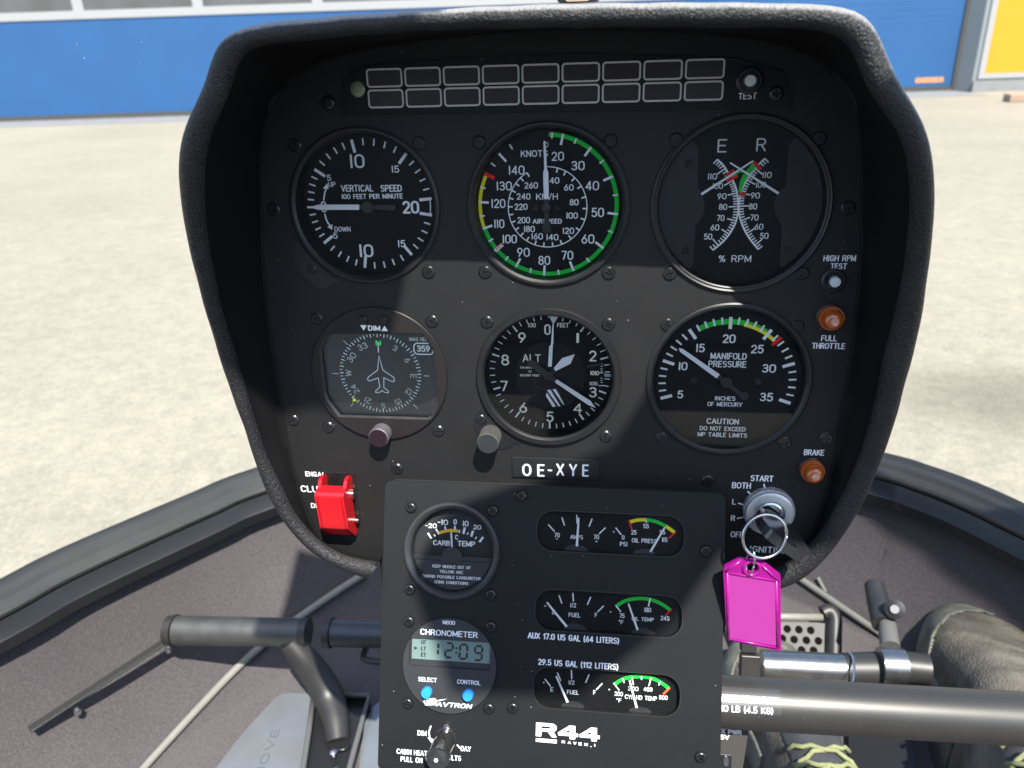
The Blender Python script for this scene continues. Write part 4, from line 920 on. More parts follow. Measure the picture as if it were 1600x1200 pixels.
# key plane: outwards axis a, width axis b
a_ = Vector((.10, -.10, 1)).normalized(); b_ = Vector((.86, -.51, 0)); b_ = (b_-a_*b_.dot(a_)).normalized(); n_ = a_.cross(b_)
def kp(w, l, t): v = b_*w+a_*l+n_*t; return (v.x, v.y, v.z)
KO = [(-4, 7), (-11.5, 11), (-12.5, 22), (-9.5, 30), (-3, 34), (6, 38), (13.5, 37), (15, 31), (12, 13), (4, 7)]; hole = circle(3.3, 16, 1.5, 33)
mb = MB(); V, Fc = fill([KO], [hole]); KOs = ccw(KO)
for tt, fl in ((2.8, False), (-2.8, True)): mb.add([kp(p[0], p[1], tt) for p in V], [f[::-1] if fl else f for f in Fc])
for P in (KOs, ccw(hole)[::-1]):
    n = len(P); mb.add([kp(x, y, -2.8) for x, y in P]+[kp(x, y, 2.8) for x, y in P], [[i, (i+1) % n, n+(i+1) % n, n+i] for i in range(n)])
mb.build('key_head', mat('key_plastic', (.02, .02, .022), .2, spec=.7, coat=.5), key, bevel=.9, seg=3, auto=40)
mb = MB(); V, Fc = fill([[(-3.6, 3), (3.6, 3), (3.6, 9), (-3.6, 9)]])
for tt, fl in ((.9, False), (-.9, True)): mb.add([kp(p[0], p[1], tt) for p in V], [f[::-1] if fl else f for f in Fc])
mb.build('key_blade', M_STEEL, key)
# split ring through the hole in the head
RO = 36.0
rc = PANEL.hit(1194, 836, RO); rr = 11.4
ringT = thing('key_ring', 'shiny steel split ring hanging through the ignition key', 'key ring', fr=PANEL.sub(rc.x, rc.y, RO))
mb = MB()
tv = Vector((.0, .0, 0)); pts = []
for i in range(97):
    th = 2*pi*i/48; r = rr+.0; pts.append((r*cos(th)*.98, r*sin(th), -3.0*cos(th-.8)+.9*(i/96)+ .6))
tube(mb, pts, .85, 10); mb.build('coil', M_STEEL, ringT, smooth=True)
TG = PANEL.sub(*PANEL.hit(1176, 940, RO), RO)
tagT = thing('key_tag', 'translucent magenta plastic key tag hanging from the key ring', 'key tag', fr=TG)
TZ = Zm(TG, 1110, 860, 7.06, 0)
M_MAG = mat('magenta_plastic', (.30, .006, .205), .26, spec=.5, coat=.3, sss=.5, trans=.12); M_MAGL = mat('label_insert', (.33, .035, .235), .2, spec=.5, sss=.3, coat=.2)
out_px = [(320, 84), (590, 128), (770, 268), (777, 1085), (755, 1100), (180, 978), (140, 235), (150, 175)]
P = [TZ.p(x, y) for x, y in out_px]; hl = TZ.p(455, 185); hole = circle(3.0, 24, hl.x, hl.y)
mb = MB(); prism(mb, P, -1.4, .9, [hole]); mb.build('tag_body', M_MAG, tagT, bevel=.5, seg=3)
ip = [TZ.p(x, y) for x, y in ((185, 250), (712, 335), (722, 1035), (205, 948))]
mb = MB(); prism(mb, ip, .9, 1.25); mb.build('label_insert', M_MAGL, tagT, bevel=.15)
mb = MB()
for seg_ in (((182, 232), (722, 322), (735, 1060), (195, 960)),): strip(mb, [TZ.p(x, y) for x, y in seg_], 1.1, 1.0, True); 
Q = [TZ.p(x, y) for x, y in ((182, 232), (722, 322), (735, 1060), (195, 960))]
mb = MB()
for i in range(4): tube(mb, [(*Q[i], 1.1), (*Q[(i+1) % 4], 1.1)], .75, 8)
tube(mb, [(*TZ.p(560, 150), 1.1), (*TZ.p(755, 330), 1.1)], .6, 8); tube(mb, [(*TZ.p(330, 105), 1.1), (*TZ.p(160, 220), 1.1)], .6, 8)
lathe(mb, [(4.9, .9), (4.7, 1.9), (4.1, 2.1), (3.4, 1.8), (3.1, .9)], 32, hl.x, hl.y); mb.build('raised_rim', M_MAG, tagT, smooth=True)
lk = thing('chain_link', 'small steel link joining the key ring to the magenta tag', 'link', fr=TG)
mb = MB(); c = TZ.p(435, 110); tube(mb, [(c.x+1.2*cos(a)+1.0*sin(a)*.6, c.y+7.2*sin(a)*1.0, 1.6+3.6*cos(a)) for a in [2*pi*i/40 for i in range(41)]], .55, 8); mb.build('link_wire', M_STEEL, lk, smooth=True)

# ------------------------------------------------------------------ lower console
cons = thing('lower_console', 'matte black lower console box with rounded corners in front of the panel', 'console', fr=CONS)
cl = (CONS.hit(598, 850).x+CONS.hit(594, 1100).x)/2; cr = (CONS.hit(1131, 850).x+CONS.hit(1128, 1150).x)/2; ctop = (CONS.hit(650, 752).y+CONS.hit(1050, 768).y)/2; cbot = CONS.hit(620, 1196).y
Z3 = Zm(CONS, 800, 770, 4.848); Z4 = Zm(CONS, 800, 970, 4.848)
def rect_of(zs, P): 
    q = [zs.p(x, y, 0) for x, y in P]; return (q[0].x+q[3].x)/2, (q[2].y+q[3].y)/2, (q[1].x+q[2].x)/2, (q[0].y+q[1].y)/2
wins = [rect_of(Z3, ((190, 133), (1302, 180), (1302, 492), (190, 432))), rect_of(Z3, ((178, 730), (1288, 785), (1288, 1098), (178, 1040))), rect_of(Z4, ((165, 350), (1272, 412), (1272, 735), (165, 652)))]
wh = [rrect(*w, 9) for w in wins]
ccar = CONS.hit(706, 860); cchr = CONS.hit(702.5, 1039)
mb = MB(); OUTL = rrect(cl, cbot-4, cr, ctop, 4.5)
chol = [circle(24.5, 64, *ccar)]
chron_hole = rrect(cchr.x-21.6, cchr.y-.5, cchr.x+20.5, cchr.y+16.8, 1.5)
prism(mb, OUTL, -1.6, 0, wh+chol); mb.build('face_plate', M_CONS, cons, bevel=.35, seg=2)
mb = MB(); wall(mb, rrect(cl+.2, cbot-3.8, cr-.2, ctop-.2, 4.3), -60, -1.7); add_flat(mb, [rrect(cl+.2, cbot-3.8, cr-.2, ctop-.2, 4.3)], -58); mb.build('side_panels', mat('console_sides', (.045, .047, .05), .38, metal=.2, var=.1, vscale=30), cons)
screws_px(cons, CONS, [(815, 775), (1103, 861), (1095, 1183), (801, 1106)], 'pan')
legend(cons, [('AUX 17.0 US GAL (64 LITERS)', 895.5, 997, 10, 143)], .155, CONS); legend(cons, [('29.5 US GAL (112 LITERS)', 903, 1038, 10, 125.5)], .155, CONS)
legend(cons, [('CABIN HEAT', 643.5, 1175.5, 8.5, 48), ('PULL ON', 643, 1187, 8.5, 34)], .155, CONS)
legend(cons, [('DAY', 728, 1170, 8.5, 16)], .155, CONS, (((714, 1163.5), (719, 1169)),)); legend(cons, [('LTS', 713, 1184.5, 8.5, 15)], .155, CONS, (((700, 1185.5), (703.5, 1186.5)),))
legend(cons, [('DIM', 659.5, 1145.5, 8.5, 14.5)], .155, CONS)
mb = MB(); strip(mb, smooth_line([CONS.hit(x, y) for x, y in ((673.5, 1134), (670.5, 1143), (671.5, 1153))], 5), .8, .05); add_flat(mb, [[CONS.hit(x, y) for x, y in ((668, 1152), (676, 1154), (675, 1162))]], .06)
mb.build('printed_arrow', M_PRINT, cons)
# model emblem
Z8 = Zm(CONS, 830, 1110, 12.3077); mb = MB()
def zp(P): return [Z8.p(x, y) for x, y in P]
Rout = [(95, 230), (380, 250), (440, 262), (485, 300), (492, 350), (470, 395), (430, 412), (485, 505), (478, 525), (395, 515), (318, 412), (205, 402), (190, 500), (88, 492)]
add_flat(mb, [zp(Rout)], .05, [zp([(202, 300), (355, 312), (372, 332), (355, 352), (202, 345)])])
def four(dx, dy): return [zp([(735+dx, 290+dy), (850+dx, 300+dy), (850+dx, 440+dy), (905+dx, 448+dy), (900+dx, 515+dy), (850+dx, 508+dy), (842+dx, 562+dy), (740+dx, 552+dy), (740+dx, 495+dy), (520+dx, 478+dy), (512+dx, 425+dy)])], [zp([(735+dx, 375+dy), (735+dx, 428+dy), (640+dx, 418+dy)])]
for a in ((0, 0), (415, 38)): P_, H_ = four(*a); add_flat(mb, P_, .05, H_)
add_flat(mb, [zp([(92, 532), (495, 565), (490, 635), (88, 600)])], .05)
for s, x, y in (('R', 620, 604), ('A', 735, 617), ('V', 838, 630), ('E', 942, 643), ('N', 1055, 655), ('.', 1150, 676), ('I', 1222, 670)): Z8.text(mb, s, x, y, 62, 66 if s not in '.I' else 22, .3)
mb.build('model_emblem', mat('emblem_white', (.80, .80, .80), .5), cons)

# cabin heat / dimmer knob
q = CONS.hit(697, 1152, 0); KD = CONS.sub(q.x, q.y); kn = thing('dimmer_knob', 'black knob with a white dot between DIM and DAY at the foot of the console', 'knob', fr=KD)
mb = MB(); lathe(mb, [(6.0, .02), (6.0, 1.0), (5.2, 1.2), (5.2, 1.2)], 30); tip = Vector((-.6, -3.4, 20)); 
tube(mb, [(0, 0, 1), (-.1, -.6, 5), (-.3, -1.9, 12), (-.6, -3.4, 19), tuple(tip)], [5.4, 6.2, 6.2, 6.6, 6.0], 22); mb.build('knob_body', mat('knob_gloss_black', (.02, .02, .02), .15, spec=.8, coat=.6, bump=[('n', 300, .15)]), kn, auto=30)
mb = MB(); lathe(mb, [(1.15, 20.05), (.9, 20.3), (.01, 20.4)], 16, -1.2, -3.9); mb.build('white_dot', M_WHITE, kn)
mb = MB(); lathe(mb, [(1.7, .1), (1.7, 2), (.01, 2.2)], 16, .4, 6.6); mb.build('index_pin', M_STEEL, kn, auto=30)

# carburettor temperature gauge
CG = CONS.sub(ccar.x, ccar.y); cg = thing('carburettor_temperature_gauge', 'small round CARB TEMP gauge with a short yellow arc on the lower console', 'gauge', fr=CG, group='round gauges on the lower console')
mb = MB(); lathe(mb, [(27.6, .02), (27.6, 1.6), (27, 2.3), (25.8, 2.5), (24.4, 1.6), (23.6, .4), (23.0, -4.5), (23, -6)], 80); mb.build('bezel', M_BEZG, cg, auto=25)
zd = -6; Z = Zm(CG, 600, 760, 6, zd); mb = MB(); add_flat(mb, [circle(23.3, 60)], zd); mb.build('dial_face', mat('dial_slate', (.018, .019, .020), .6, spec=.25), cg)
mbm = MB(); mbt = MB()
for a, b, w in (((412, 436), (445, 488), 1.0), ((470, 450), (480, 468), .8), ((488, 398), (515, 448), 1.0), ((572, 374), (577, 404), 1.0), ((664, 368), (666, 402), 1.0), ((708, 408), (706, 436), .8), ((758, 384), (745, 444), 1.3), ((790, 432), (780, 452), .8), ((835, 416), (818, 470), 1.3), ((868, 472), (855, 494), .8), ((930, 474), (895, 522), 1.2)): Z.line(mbm, [a, b], w, dz=.12)
mbm.build('dial_markings', M_WHITE, cg)
mb = MB(); Z.line(mb, [(512, 438), (570, 420), (630, 412), (692, 418)], 1.7, k=4); mb.build('yellow_arc', M_AMB, cg)
for s, x, y, h, w in (('-20', 440, 368, 46, 110), ('-10', 552, 336, 54, 98), ('0', 667, 332, 54, 32), ('10', 765, 348, 54, 56), ('20', 874, 382, 46, 76), ('CARB', 540, 530, 50, 160), ('TEMP', 772, 538, 54, 166), ('C', 680, 476, 46, 30)): Z.text(mbt, s, x, y, h, w, .17)
mbt.build('dial_lettering', M_WHITE, cg)
mb = MB(); zz = -3; yb = Z.p(637, 690, zz).y; P = [(x, y) for x, y in circle(22.9, 64) if y < yb]; P.sort(key=lambda p: p[0])
prism(mb, P, -5.8, zz); mb.build('lower_cover', mat('cover_grey_black', (.026, .027, .028), .55), cg)
mb = MB(); box(mb, -22.5, yb-.3, zz, 22.5, yb+2.3, zz+.7); pc = circle(6.3, 40, Z.p(640, 672, zz).x, yb+1.0); prism(mb, [(x_, max(y_, yb-1.4)) for x_, y_ in pc], zz+.0, zz+1.3); mb.build('cross_bar', M_BEZG, cg, bevel=.2)
mb = MB()
for s, y, w in (('KEEP NEEDLE OUT OF', 754, 360), ('YELLOW ARC', 801, 222), ('DURING POSSIBLE CARBURETOR', 852, 550), ('ICING CONDITIONS', 902, 318)): Z.text(mb, s, 632, y, 30, w, .19, z=zz, dz=.06)
mb.build('cover_lettering', M_PRINT, cg)
zz = zd+1.5; mb = MB(); prism(mb, [Z.p(x, y, zz) for x, y in ((622, 428), (636, 428), (645, 572), (630, 576))], zz-.3, zz); mb.build('needle', M_WHITE, cg)
mb = MB(); add_flat(mb, [circle(24, 60)], .9); mb.build('glass_cover', M_GLASS, cg)
screws_px(cg, CG, [(642, 793), (770, 798), (640, 921), (767, 929)], 'pan')

# chronometer
CH = CONS.sub(cchr.x, cchr.y); ch = thing('chronometer', 'round digital chronometer showing 12:09 with two blue buttons', 'clock', fr=CH)
Z = Zm(CH, 610, 950, 4.8, 1.8)
q0 = Z.p(138, 222); q1 = Z.p(748, 262); q2 = Z.p(748, 470); q3 = Z.p(145, 430)
hl = rrect((q0.x+q3.x)/2, (q2.y+q3.y)/2, (q1.x+q2.x)/2, (q0.y+q1.y)/2, 1.6)
mb = MB(); RC = 26.6; add_flat(mb, [circle(RC, 72)], 1.8, [hl]); wall(mb, hl, .1, 1.8, True); lathe(mb, [(RC+.3, .02), (RC+.3, 1.4), (RC, 1.8)], 72); add_flat(mb, [hl], .12); mb.build('face', mat('clock_face_grey', (.022, .024, .026), .5, bump=[('n', 1200, .03)]), ch, auto=30)
lx0 = Z.p(162, 300, .4).x; lx1 = Z.p(748, 330, .4).x; ly1 = Z.p(455, 242, .4).y; ly0 = Z.p(455, 398, .4).y
mb = MB(); box(mb, lx0, ly0, .13, lx1, ly1, .5); mb.build('liquid_crystal_display', mat('lcd_green_grey', (.135, .20, .185), .3, spec=.6), ch)
mb = MB(); Zc = Zm(CH, 610, 950, 4.8, .5)
def seg7(mb, cx, cy, w, h, on, th):
    g = th*.35; x0, x1, y0, y1, ym = cx-w/2, cx+w/2, cy+h/2, cy-h/2, cy
    sg = {'a': ((x0+g, y1), (x1-g, y1)), 'g': ((x0+g, ym), (x1-g, ym)), 'd': ((x0+g, y0), (x1-g, y0)), 'f': ((x0, y1+g), (x0, ym-g)), 'b': ((x1, y1+g), (x1, ym-g)), 'e': ((x0, ym+g), (x0, y0-g)), 'c': ((x1, ym+g), (x1, y0-g))}
    for k in on:
        a, b = sg[k]; sl_ = lambda p: (p[0]-(p[1]-cy)*.08, p[1]+(p[0]-450)*.06); Zc.line(mb, [sl_(a), sl_(b)], th*.075)
seg7(mb, 335, 313, 46, 92, 'bc', 17); seg7(mb, 440, 318, 52, 106, 'abged', 17); seg7(mb, 548, 322, 54, 106, 'abcdef', 17); seg7(mb, 660, 326, 54, 106, 'abcdfg', 17)
for y in (300, 335): Zc.poly(mb, [(487, y-8), (503, y-8), (503, y+8), (487, y+8)])
Zc.poly(mb, [(178, 287), (206, 300), (178, 315)])
for s, x, y in (('UT', 250, 257), ('LT', 249, 304), ('ET', 249, 350)): Zc.text(mb, s, x, y, 34, 40, .2)
mb.build('digits', mat('lcd_black', (.012, .016, .016), .5), ch)
for s, x, y, h, w in (('M800', 439, 109, 32, 92), ('CHRONOMETER', 438, 190, 46, 432), ('SELECT', 278, 537, 34, 142), ('CONTROL', 588, 557, 34, 178)): mb = MB(); Z.text(mb, s, x, y, h, w, .15); mb.build('face_lettering', M_PRINT, ch)
mb = MB()
Z.text(mb, 'AVTRON', 478, 729, 38, 264, .24, slant=.3)
Z.poly(mb, [(270, 678), (335, 676), (352, 700), (345, 728), (262, 730), (256, 715), (268, 700)]); Z.poly(mb, [(345, 692), (425, 680), (400, 690), (350, 700)]); Z.line(mb, [(262, 690), (248, 702), (262, 714)], .4)
mb.build('maker_emblem', M_PRINT, ch)
mb = MB(); Z.text(mb, '0', 310, 700, 14, 30, .2, dz=.1); Z.line(mb, [(280, 704), (335, 704)], .35, dz=.1); mb.build('emblem_detail', M_DIAL2, ch)
for i, (x, y) in enumerate(((277, 625), (587, 645))):
    q = Z.p(x, y, 1.8)
    if i == 0: mb = MB(); lathe(mb, [(2.95, 0), (2.95, 3.4), (2.6, 3.9), (.01, 4.0)], 30); b0 = mb.build('button', mat('button_blue', (.02, .26, .80), .4, sss=.1), ch, auto=40, M=Matrix.Translation((q.x*.001, q.y*.001, .0018)))
    else: copy_part(b0, ch, Matrix.Translation((q.x*.001, q.y*.001, .0018)))
screws_px(ch, CH, [(639, 971), (767, 979), (637, 1099), (764, 1107)], 'pan')

# three strip gauges
def strip_gauge(name, label, w):
    x0, y0, x1, y1 = w; cx, cy = (x0+x1)/2, (y0+y1)/2; fr = CONS.sub(cx, cy); t = thing(name, label, 'gauge', fr=fr, group='strip gauges on the lower console')
    hw, hh = (x1-x0)/2, (y1-y0)/2; P = rrect(-hw, -hh, hw, hh, 9)
    mb = MB(); add_flat(mb, [P], -5); mb.build('dial_face', M_DIAL, t)
    mb = MB(); wall(mb, P, -5, -1.6, True); 
    Pi = rrect(-hw+.35, -hh+.35, hw-.35, hh-.35, 8.7); mb.build('surround', M_BEZ, t)
    mb = MB(); strip(mb, rrect(-hw-.2, -hh-.2, hw+.2, hh+.2, 9.2), .35, .03, True); mb.build('edge_trim', M_BEZG, t)
    mb = MB(); add_flat(mb, [P], -1.7); mb.build('glass_cover', M_GLASS, t)
    return fr, t
def needle_px(t, zs, a, b, w=1.0):
    z = -3.4; mb = MB(); p, q = zs.p(*a, z), zs.p(*b, z); nv = Vector((-(q-p).y, (q-p).x)).normalized(); prism(mb, [p-nv*w*.55, q-nv*w*.4, q+nv*w*.4, p+nv*w*.55], z-.3, z); mb.build('needle', M_WHITE, t)
def hub_px(t, zs, x, y, r=6.6):
    q = zs.p(x, y, -4.8); mb = MB(); P = [(q.x+r*cos(pi*k/20), q.y+r*sin(pi*k/20)*.55) for k in range(21)]; prism(mb, P, -4.9, -4.2); mb.build('needle_hub', M_NEEDB, t)
def lines(zs, mb, L, w=.7):
    for a, b in L: zs.line(mb, [a, b], w, dz=.14)
def sector(zs, t, name, m, pts, w=1.9):
    mb = MB(); zs.line(mb, pts, w, dz=.07, k=5); mb.build(name, m, t)
def sub(P, L, i0, i1): return P[i0:i1]
# amps / oil pressure
fr, t = strip_gauge('ammeter_and_oil_pressure_gauge', 'topmost strip gauge showing AMPS and OIL PRESS on the console', wins[0])
Z = Zm(fr, 800, 770, 4.848, -5)
mb = MB(); lines(Z, mb, [((275, 240), (322, 292)), ((378, 186), (398, 248)), ((491, 168), (492, 232)), ((607, 196), (583, 256)), ((708, 264), (660, 310)), ((785, 264), (828, 318)), ((1018, 205), (1018, 228))]); Z.poly(mb, [(766, 290), (776, 290), (776, 300), (766, 300)], dz=.14)
mb.build('dial_markings', M_WHITE, t)
mb = MB()
for s, x, y, h, w_ in (('70', 341, 320, 36, 42), ('-', 340, 349, 30, 20), ('70', 639, 334, 36, 42), ('+', 639, 367, 26, 22), ('AMPS', 490, 335, 34, 98), ('0', 842, 338, 34, 20), ('PSI', 846, 388, 34, 58), ('55', 1015, 252, 36, 44), ('25', 923, 299, 36, 42), ('95', 1139, 298, 36, 44), ('115', 1157, 355, 36, 42), ('OIL PRESS', 1002, 363, 34, 190)): Z.text(mb, s, x, y, h, w_, .14)
mb.build('dial_lettering', M_WHITE, t)
arcpts = [(895, 220), (955, 206), (1020, 204), (1090, 218), (1165, 252), (1232, 300)]
sector(Z, t, 'yellow_arc', M_YEL, arcpts[:3]); sector(Z, t, 'green_arc', M_GREEN, arcpts[2:5]); sector(Z, t, 'yellow_arc', M_YEL, arcpts[4:])
mb = MB(); lines(Z, mb, [((885, 206), (908, 276)), ((1240, 298), (1188, 345))], .9); mb.build('red_line', M_RED, t)
hub_px(t, Z, 487, 440); hub_px(t, Z, 1003, 472); needle_px(t, Z, (491, 405), (505, 190), 1.2); needle_px(t, Z, (1048, 448), (1158, 262), 1.1)
# fuel / oil temperature
fr, t = strip_gauge('auxiliary_fuel_and_oil_temperature_gauge', 'middle strip gauge showing FUEL and OIL TEMP with its fuel needle at empty', wins[1])
Z = Zm(fr, 800, 770, 4.848, -5)
mb = MB(); lines(Z, mb, [((262, 830), (310, 885)), ((356, 776), (378, 838)), ((461, 758), (465, 822)), ((596, 788), (571, 848)), ((695, 856), (648, 902)), ((785, 852), (825, 902)), ((1047, 798), (1033, 862))]); Z.poly(mb, [(247, 852), (257, 852), (257, 862), (247, 862)], dz=.14); Z.poly(mb, [(742, 896), (752, 896), (752, 906), (742, 906)], dz=.14)
mb.build('dial_markings', M_WHITE, t)
mb = MB()
for s, x, y, h, w_ in (('E', 315, 904, 34, 22), ('1/2', 463, 851, 34, 46), ('FUEL', 474, 926, 34, 90), ('F', 637, 925, 34, 20), ('75', 833, 931, 36, 40), ('180', 1028, 887, 36, 52), ('245', 1159, 950, 36, 68), ('OIL TEMP', 990, 957, 30, 168)): Z.text(mb, s, x, y, h, w_, .14)
Zb = Zm(fr, 800, 970, 4.848, -5); Zb.text(mb, '~F', 826, 10, 32, 38, .14)
mb.build('dial_lettering', M_WHITE, t)
sector(Z, t, 'green_arc', M_GREEN, [(790, 858), (845, 824), (905, 806), (975, 800), (1047, 808), (1125, 838), (1200, 888)])
mb = MB(); lines(Z, mb, [((1210, 882), (1162, 930))], .9); mb.build('red_line', M_RED, t)
hub_px(t, Zb, 475, 66); hub_px(t, Zb, 990, 100); needle_px(t, Z, (415, 1015), (264, 830), 1.2); needle_px(t, Z, (952, 1040), (882, 840), 1.1)
# main fuel / cylinder head temperature
fr, t = strip_gauge('main_fuel_and_cylinder_temperature_gauge', 'lowest strip gauge showing FUEL and CYL HD TEMP above the white model emblem', wins[2])
Z = Zm(fr, 800, 970, 4.848, -5)
mb = MB(); lines(Z, mb, [((250, 440), (292, 496)), ((343, 392), (370, 455)), ((450, 372), (453, 442)), ((584, 406), (558, 468)), ((684, 474), (640, 520)), ((770, 470), (812, 526)), ((908, 428), (920, 485)), ((1053, 430), (1037, 494)), ((838, 436), (850, 470)), ((981, 418), (981, 446)), ((1122, 458), (1112, 488))]); Z.poly(mb, [(235, 462), (245, 462), (245, 472), (235, 472)], dz=.14); Z.poly(mb, [(732, 515), (742, 515), (742, 525), (732, 525)], dz=.14)
mb.build('dial_markings', M_WHITE, t)
mb = MB()
for s, x, y, h, w_ in (('E', 302, 519, 34, 22), ('1/2', 451, 467, 34, 46), ('FUEL', 461, 541, 34, 90), ('F', 626, 542, 34, 20), ('200', 808, 553, 34, 64), ('~F', 810, 602, 32, 40), ('300', 918, 514, 34, 80), ('400', 1030, 519, 34, 68), ('500', 1146, 581, 34, 66), ('CYL HD TEMP', 976, 582, 34, 244)): Z.text(mb, s, x, y, h, w_, .14)
mb.build('dial_lettering', M_WHITE, t)
sector(Z, t, 'green_arc', M_GREEN, [(780, 478), (840, 442), (905, 426), (980, 422), (1050, 432), (1120, 462), (1188, 510)])
mb = MB(); lines(Z, mb, [((1196, 506), (1145, 556))], 1.1); mb.build('red_line', mat('marking_orange', (.75, .12, .03), .6), t)
hub_px(t, Z, 460, 655); hub_px(t, Z, 970, 698); needle_px(t, Z, (422, 618), (335, 420), 1.2); needle_px(t, Z, (945, 660), (890, 450), 1.1)
# ------------------------------------------------------------------ things on and above the nose floor
def dpt(P): return (P-CAM).dot(-AX[2])
def pr(P, r): return r*dpt(P)/F_PX
def ptube(name, px, z, r, m, parent, n=18, k=0, cap=True, **kw):
    zs = z if isinstance(z, (list, tuple)) else [z]*len(px); P = [on_carpet(x, y, zz+1) if zz < -.9 else at_z(x, y, zz) for (x, y), zz in zip(px, zs)]
    rr = r if isinstance(r, (list, tuple)) else [r]*len(px); R = [pr(p, q) for p, q in zip(P, rr)]
    if k:
        P2 = smooth_line(P, k); R = [interp(i/k, list(enumerate(R))) for i in range(len(P2))]; P = P2
    mb = MB(); tube(mb, [p-parent.location for p in P], R, n, cap); return mb.build(name, m, parent, 1, auto=50, **kw)
M_PEDAL = mat('pedal_grey_metal', (.075, .078, .075), .36, metal=.5, spec=.6, var=.14, vscale=60)
M_CABLE = mat('pale_edging', (.20, .198, .175), .45, var=.08, vscale=40)
def lt(name, label, cat, px, z, group=None): return thing(name, label, cat, loc=at_z(*px, z), group=group)

t = lt('foot_pedal', 'grey metal foot pedal tube on a curved black arm, left of the console', 'pedal', (455, 1000), -.52, 'foot pedals')
ptube('pedal_tube', [(276, 985), (470, 988)], -.52, [22.5, 21.5], M_PEDAL, t, 28)
ptube('end_cap', [(262, 984.5), (275, 985)], -.52, [22, 24.5], M_BLKM, t, 28)
ptube('end_cap', [(470.5, 988), (482, 988.4)], -.52, [22, 22.5], M_BLKM, t, 28)
ptube('arm', [(452, 1002), (474, 1028), (497, 1058), (514, 1090), (524, 1125), (528, 1160)], [-.525, -.545, -.57, -.59, -.60, -.61], [17, 21, 23, 24, 22, 20], M_BLKM, t, 20, 4)
ptube('pivot_ring', [(513+17+20*cos(a)*.8, 1163+9*sin(a)) for a in [pi*k/8 for k in range(9)]], -.60, 2.2, M_SCREW, t, 8)
t = lt('foot_pedal', 'foot pedal tube with its shade coloured in blue-black, partly hidden behind the console left edge', 'pedal', (560, 990), -.50, 'foot pedals')
ptube('pedal_tube', [(520, 989), (640, 993)], -.50, [20.5, 20.5], mat('pedal_shaded', (.03, .033, .038), .3, spec=.6), t, 28)  # blue-black colour stands in for the shade on this second tube
ptube('end_cap', [(508, 988.5), (519, 989)], -.50, [22, 23.5], M_BLKM, t, 28)
ptube('bracket', [(572, 1012), (568, 1028), (585, 1034), (610, 1035)], -.52, 5, M_BLKM, t, 12, 3)
t = lt('adjustment_bar', 'thin flat dark grey bar with two bolts slanting down from the pedal tube end', 'bar', (150, 1075), -.58)
A_, B_ = on_carpet(264, 1000, .022), on_carpet(46, 1142, .008); d_ = (B_-A_).normalized(); s_ = d_.cross(Vector((0, 0, 1))).normalized(); wv = s_*pr(A_, 7.5)
h_ = Vector((0, 0, .0025)); mb = MB(); mb.add([p-t.location for p in (A_-wv, A_+wv, B_+wv, B_-wv, A_-wv+h_, A_+wv+h_, B_+wv+h_, B_-wv+h_)], [[0, 3, 2, 1], [4, 5, 6, 7], [0, 1, 5, 4], [1, 2, 6, 5], [2, 3, 7, 6], [3, 0, 4, 7]])
mb.build('flat_bar', mat('bar_grey', (.035, .037, .036), .45, metal=.3), t, 1, bevel=.001)
for x, y, f in ((262, 1013, .02), (120, 1110, .65)):
    p = on_carpet(x, y, .010)-t.location; mb = MB(); tube(mb, [p-Vector((0, 0, .005)), p, p+Vector((0, 0, .003))], [.0034, .0040, .002], 12); mb.build('bolt', M_STEEL, t, 1, auto=40)
t = lt('floor_edging', 'pale curved edging strip running across the carpet left of the console', 'edging strip', (365, 1050), -.612, 'pale edging strips on the carpet')
ptube('edging_strip', [(200, 1228), (250, 1172), (305, 1112), (362, 1052), (412, 1006), (468, 964), (520, 928), (570, 896)], -.996, 6.0, M_CABLE, t, 12, 5)
t = lt('floor_edging', 'pale straight edging strip on the carpet between the hood and the black post', 'edging strip', (1320, 950), -.605, 'pale edging strips on the carpet')
ptube('edging_strip', [(1235, 893), (1262, 912), (1310, 945), (1388, 998)], -.996, 5.2, M_CABLE, t, 12)
ptube('edging_strip', [(1278, 903), (1290, 925)], -.997, 3, M_CABLE, t, 12)

def flat_px(mb, px, z, loc, th=.003):
    P = [at_z(x, y, z)-loc for x, y in px]; V, Fc = fill([[(p.x*1000, p.y*1000) for p in P]])
    mb.add([(p[0]/1000, p[1]/1000, 0) for p in V], Fc); Q = ccw([(p.x, p.y) for p in P]); wall(mb, Q, -th, 0)
M_PLATE = mat('foot_plate_film', (.17, .185, .20), .16, metal=.3, spec=.7, coat=.4, var=.12, vscale=14)
t = lt('foot_plate', 'pale blue glossy foot plate with faint grey REMOVE lettering beside the black pedal well', 'foot plate', (430, 1140), -.612, 'foot plates')
mb = MB(); flat_px(mb, smooth_line([(300, 1260), (340, 1197), (376, 1150), (410, 1112), (437, 1086), (462, 1083), (488, 1086), (495, 1098), (488, 1130), (466, 1210), (458, 1260)], 3, True), -.612, t.location); mb.build('plate', M_PLATE, t, 1)
FP = Fr(frame(at_z(412, 1168, -.6118), (at_z(434, 1136, -.6118)-at_z(404, 1215, -.6118)).normalized(), Vector((0, 0, 1)).cross((at_z(434, 1136, -.6118)-at_z(404, 1215, -.6118)).normalized()), Vector((0, 0, 1))))
q0, q1 = FP.hit(426, 1140), FP.hit(392, 1258); c = (q0+q1)/2
mb = MB(); text(mb, 'REMOVE', c.x, c.y, 8.8, abs(q0.x-q1.x), .1, .10)
o = mb.build('faint_lettering', mat('faint_print', (.07, .08, .10), .4), t); o.matrix_local = Matrix.Translation(-t.location) @ FP.M
t = lt('foot_plate', 'narrow strip of a pale foot plate between the black pedal well and the console', 'foot plate', (580, 1150), -.612, 'foot plates')
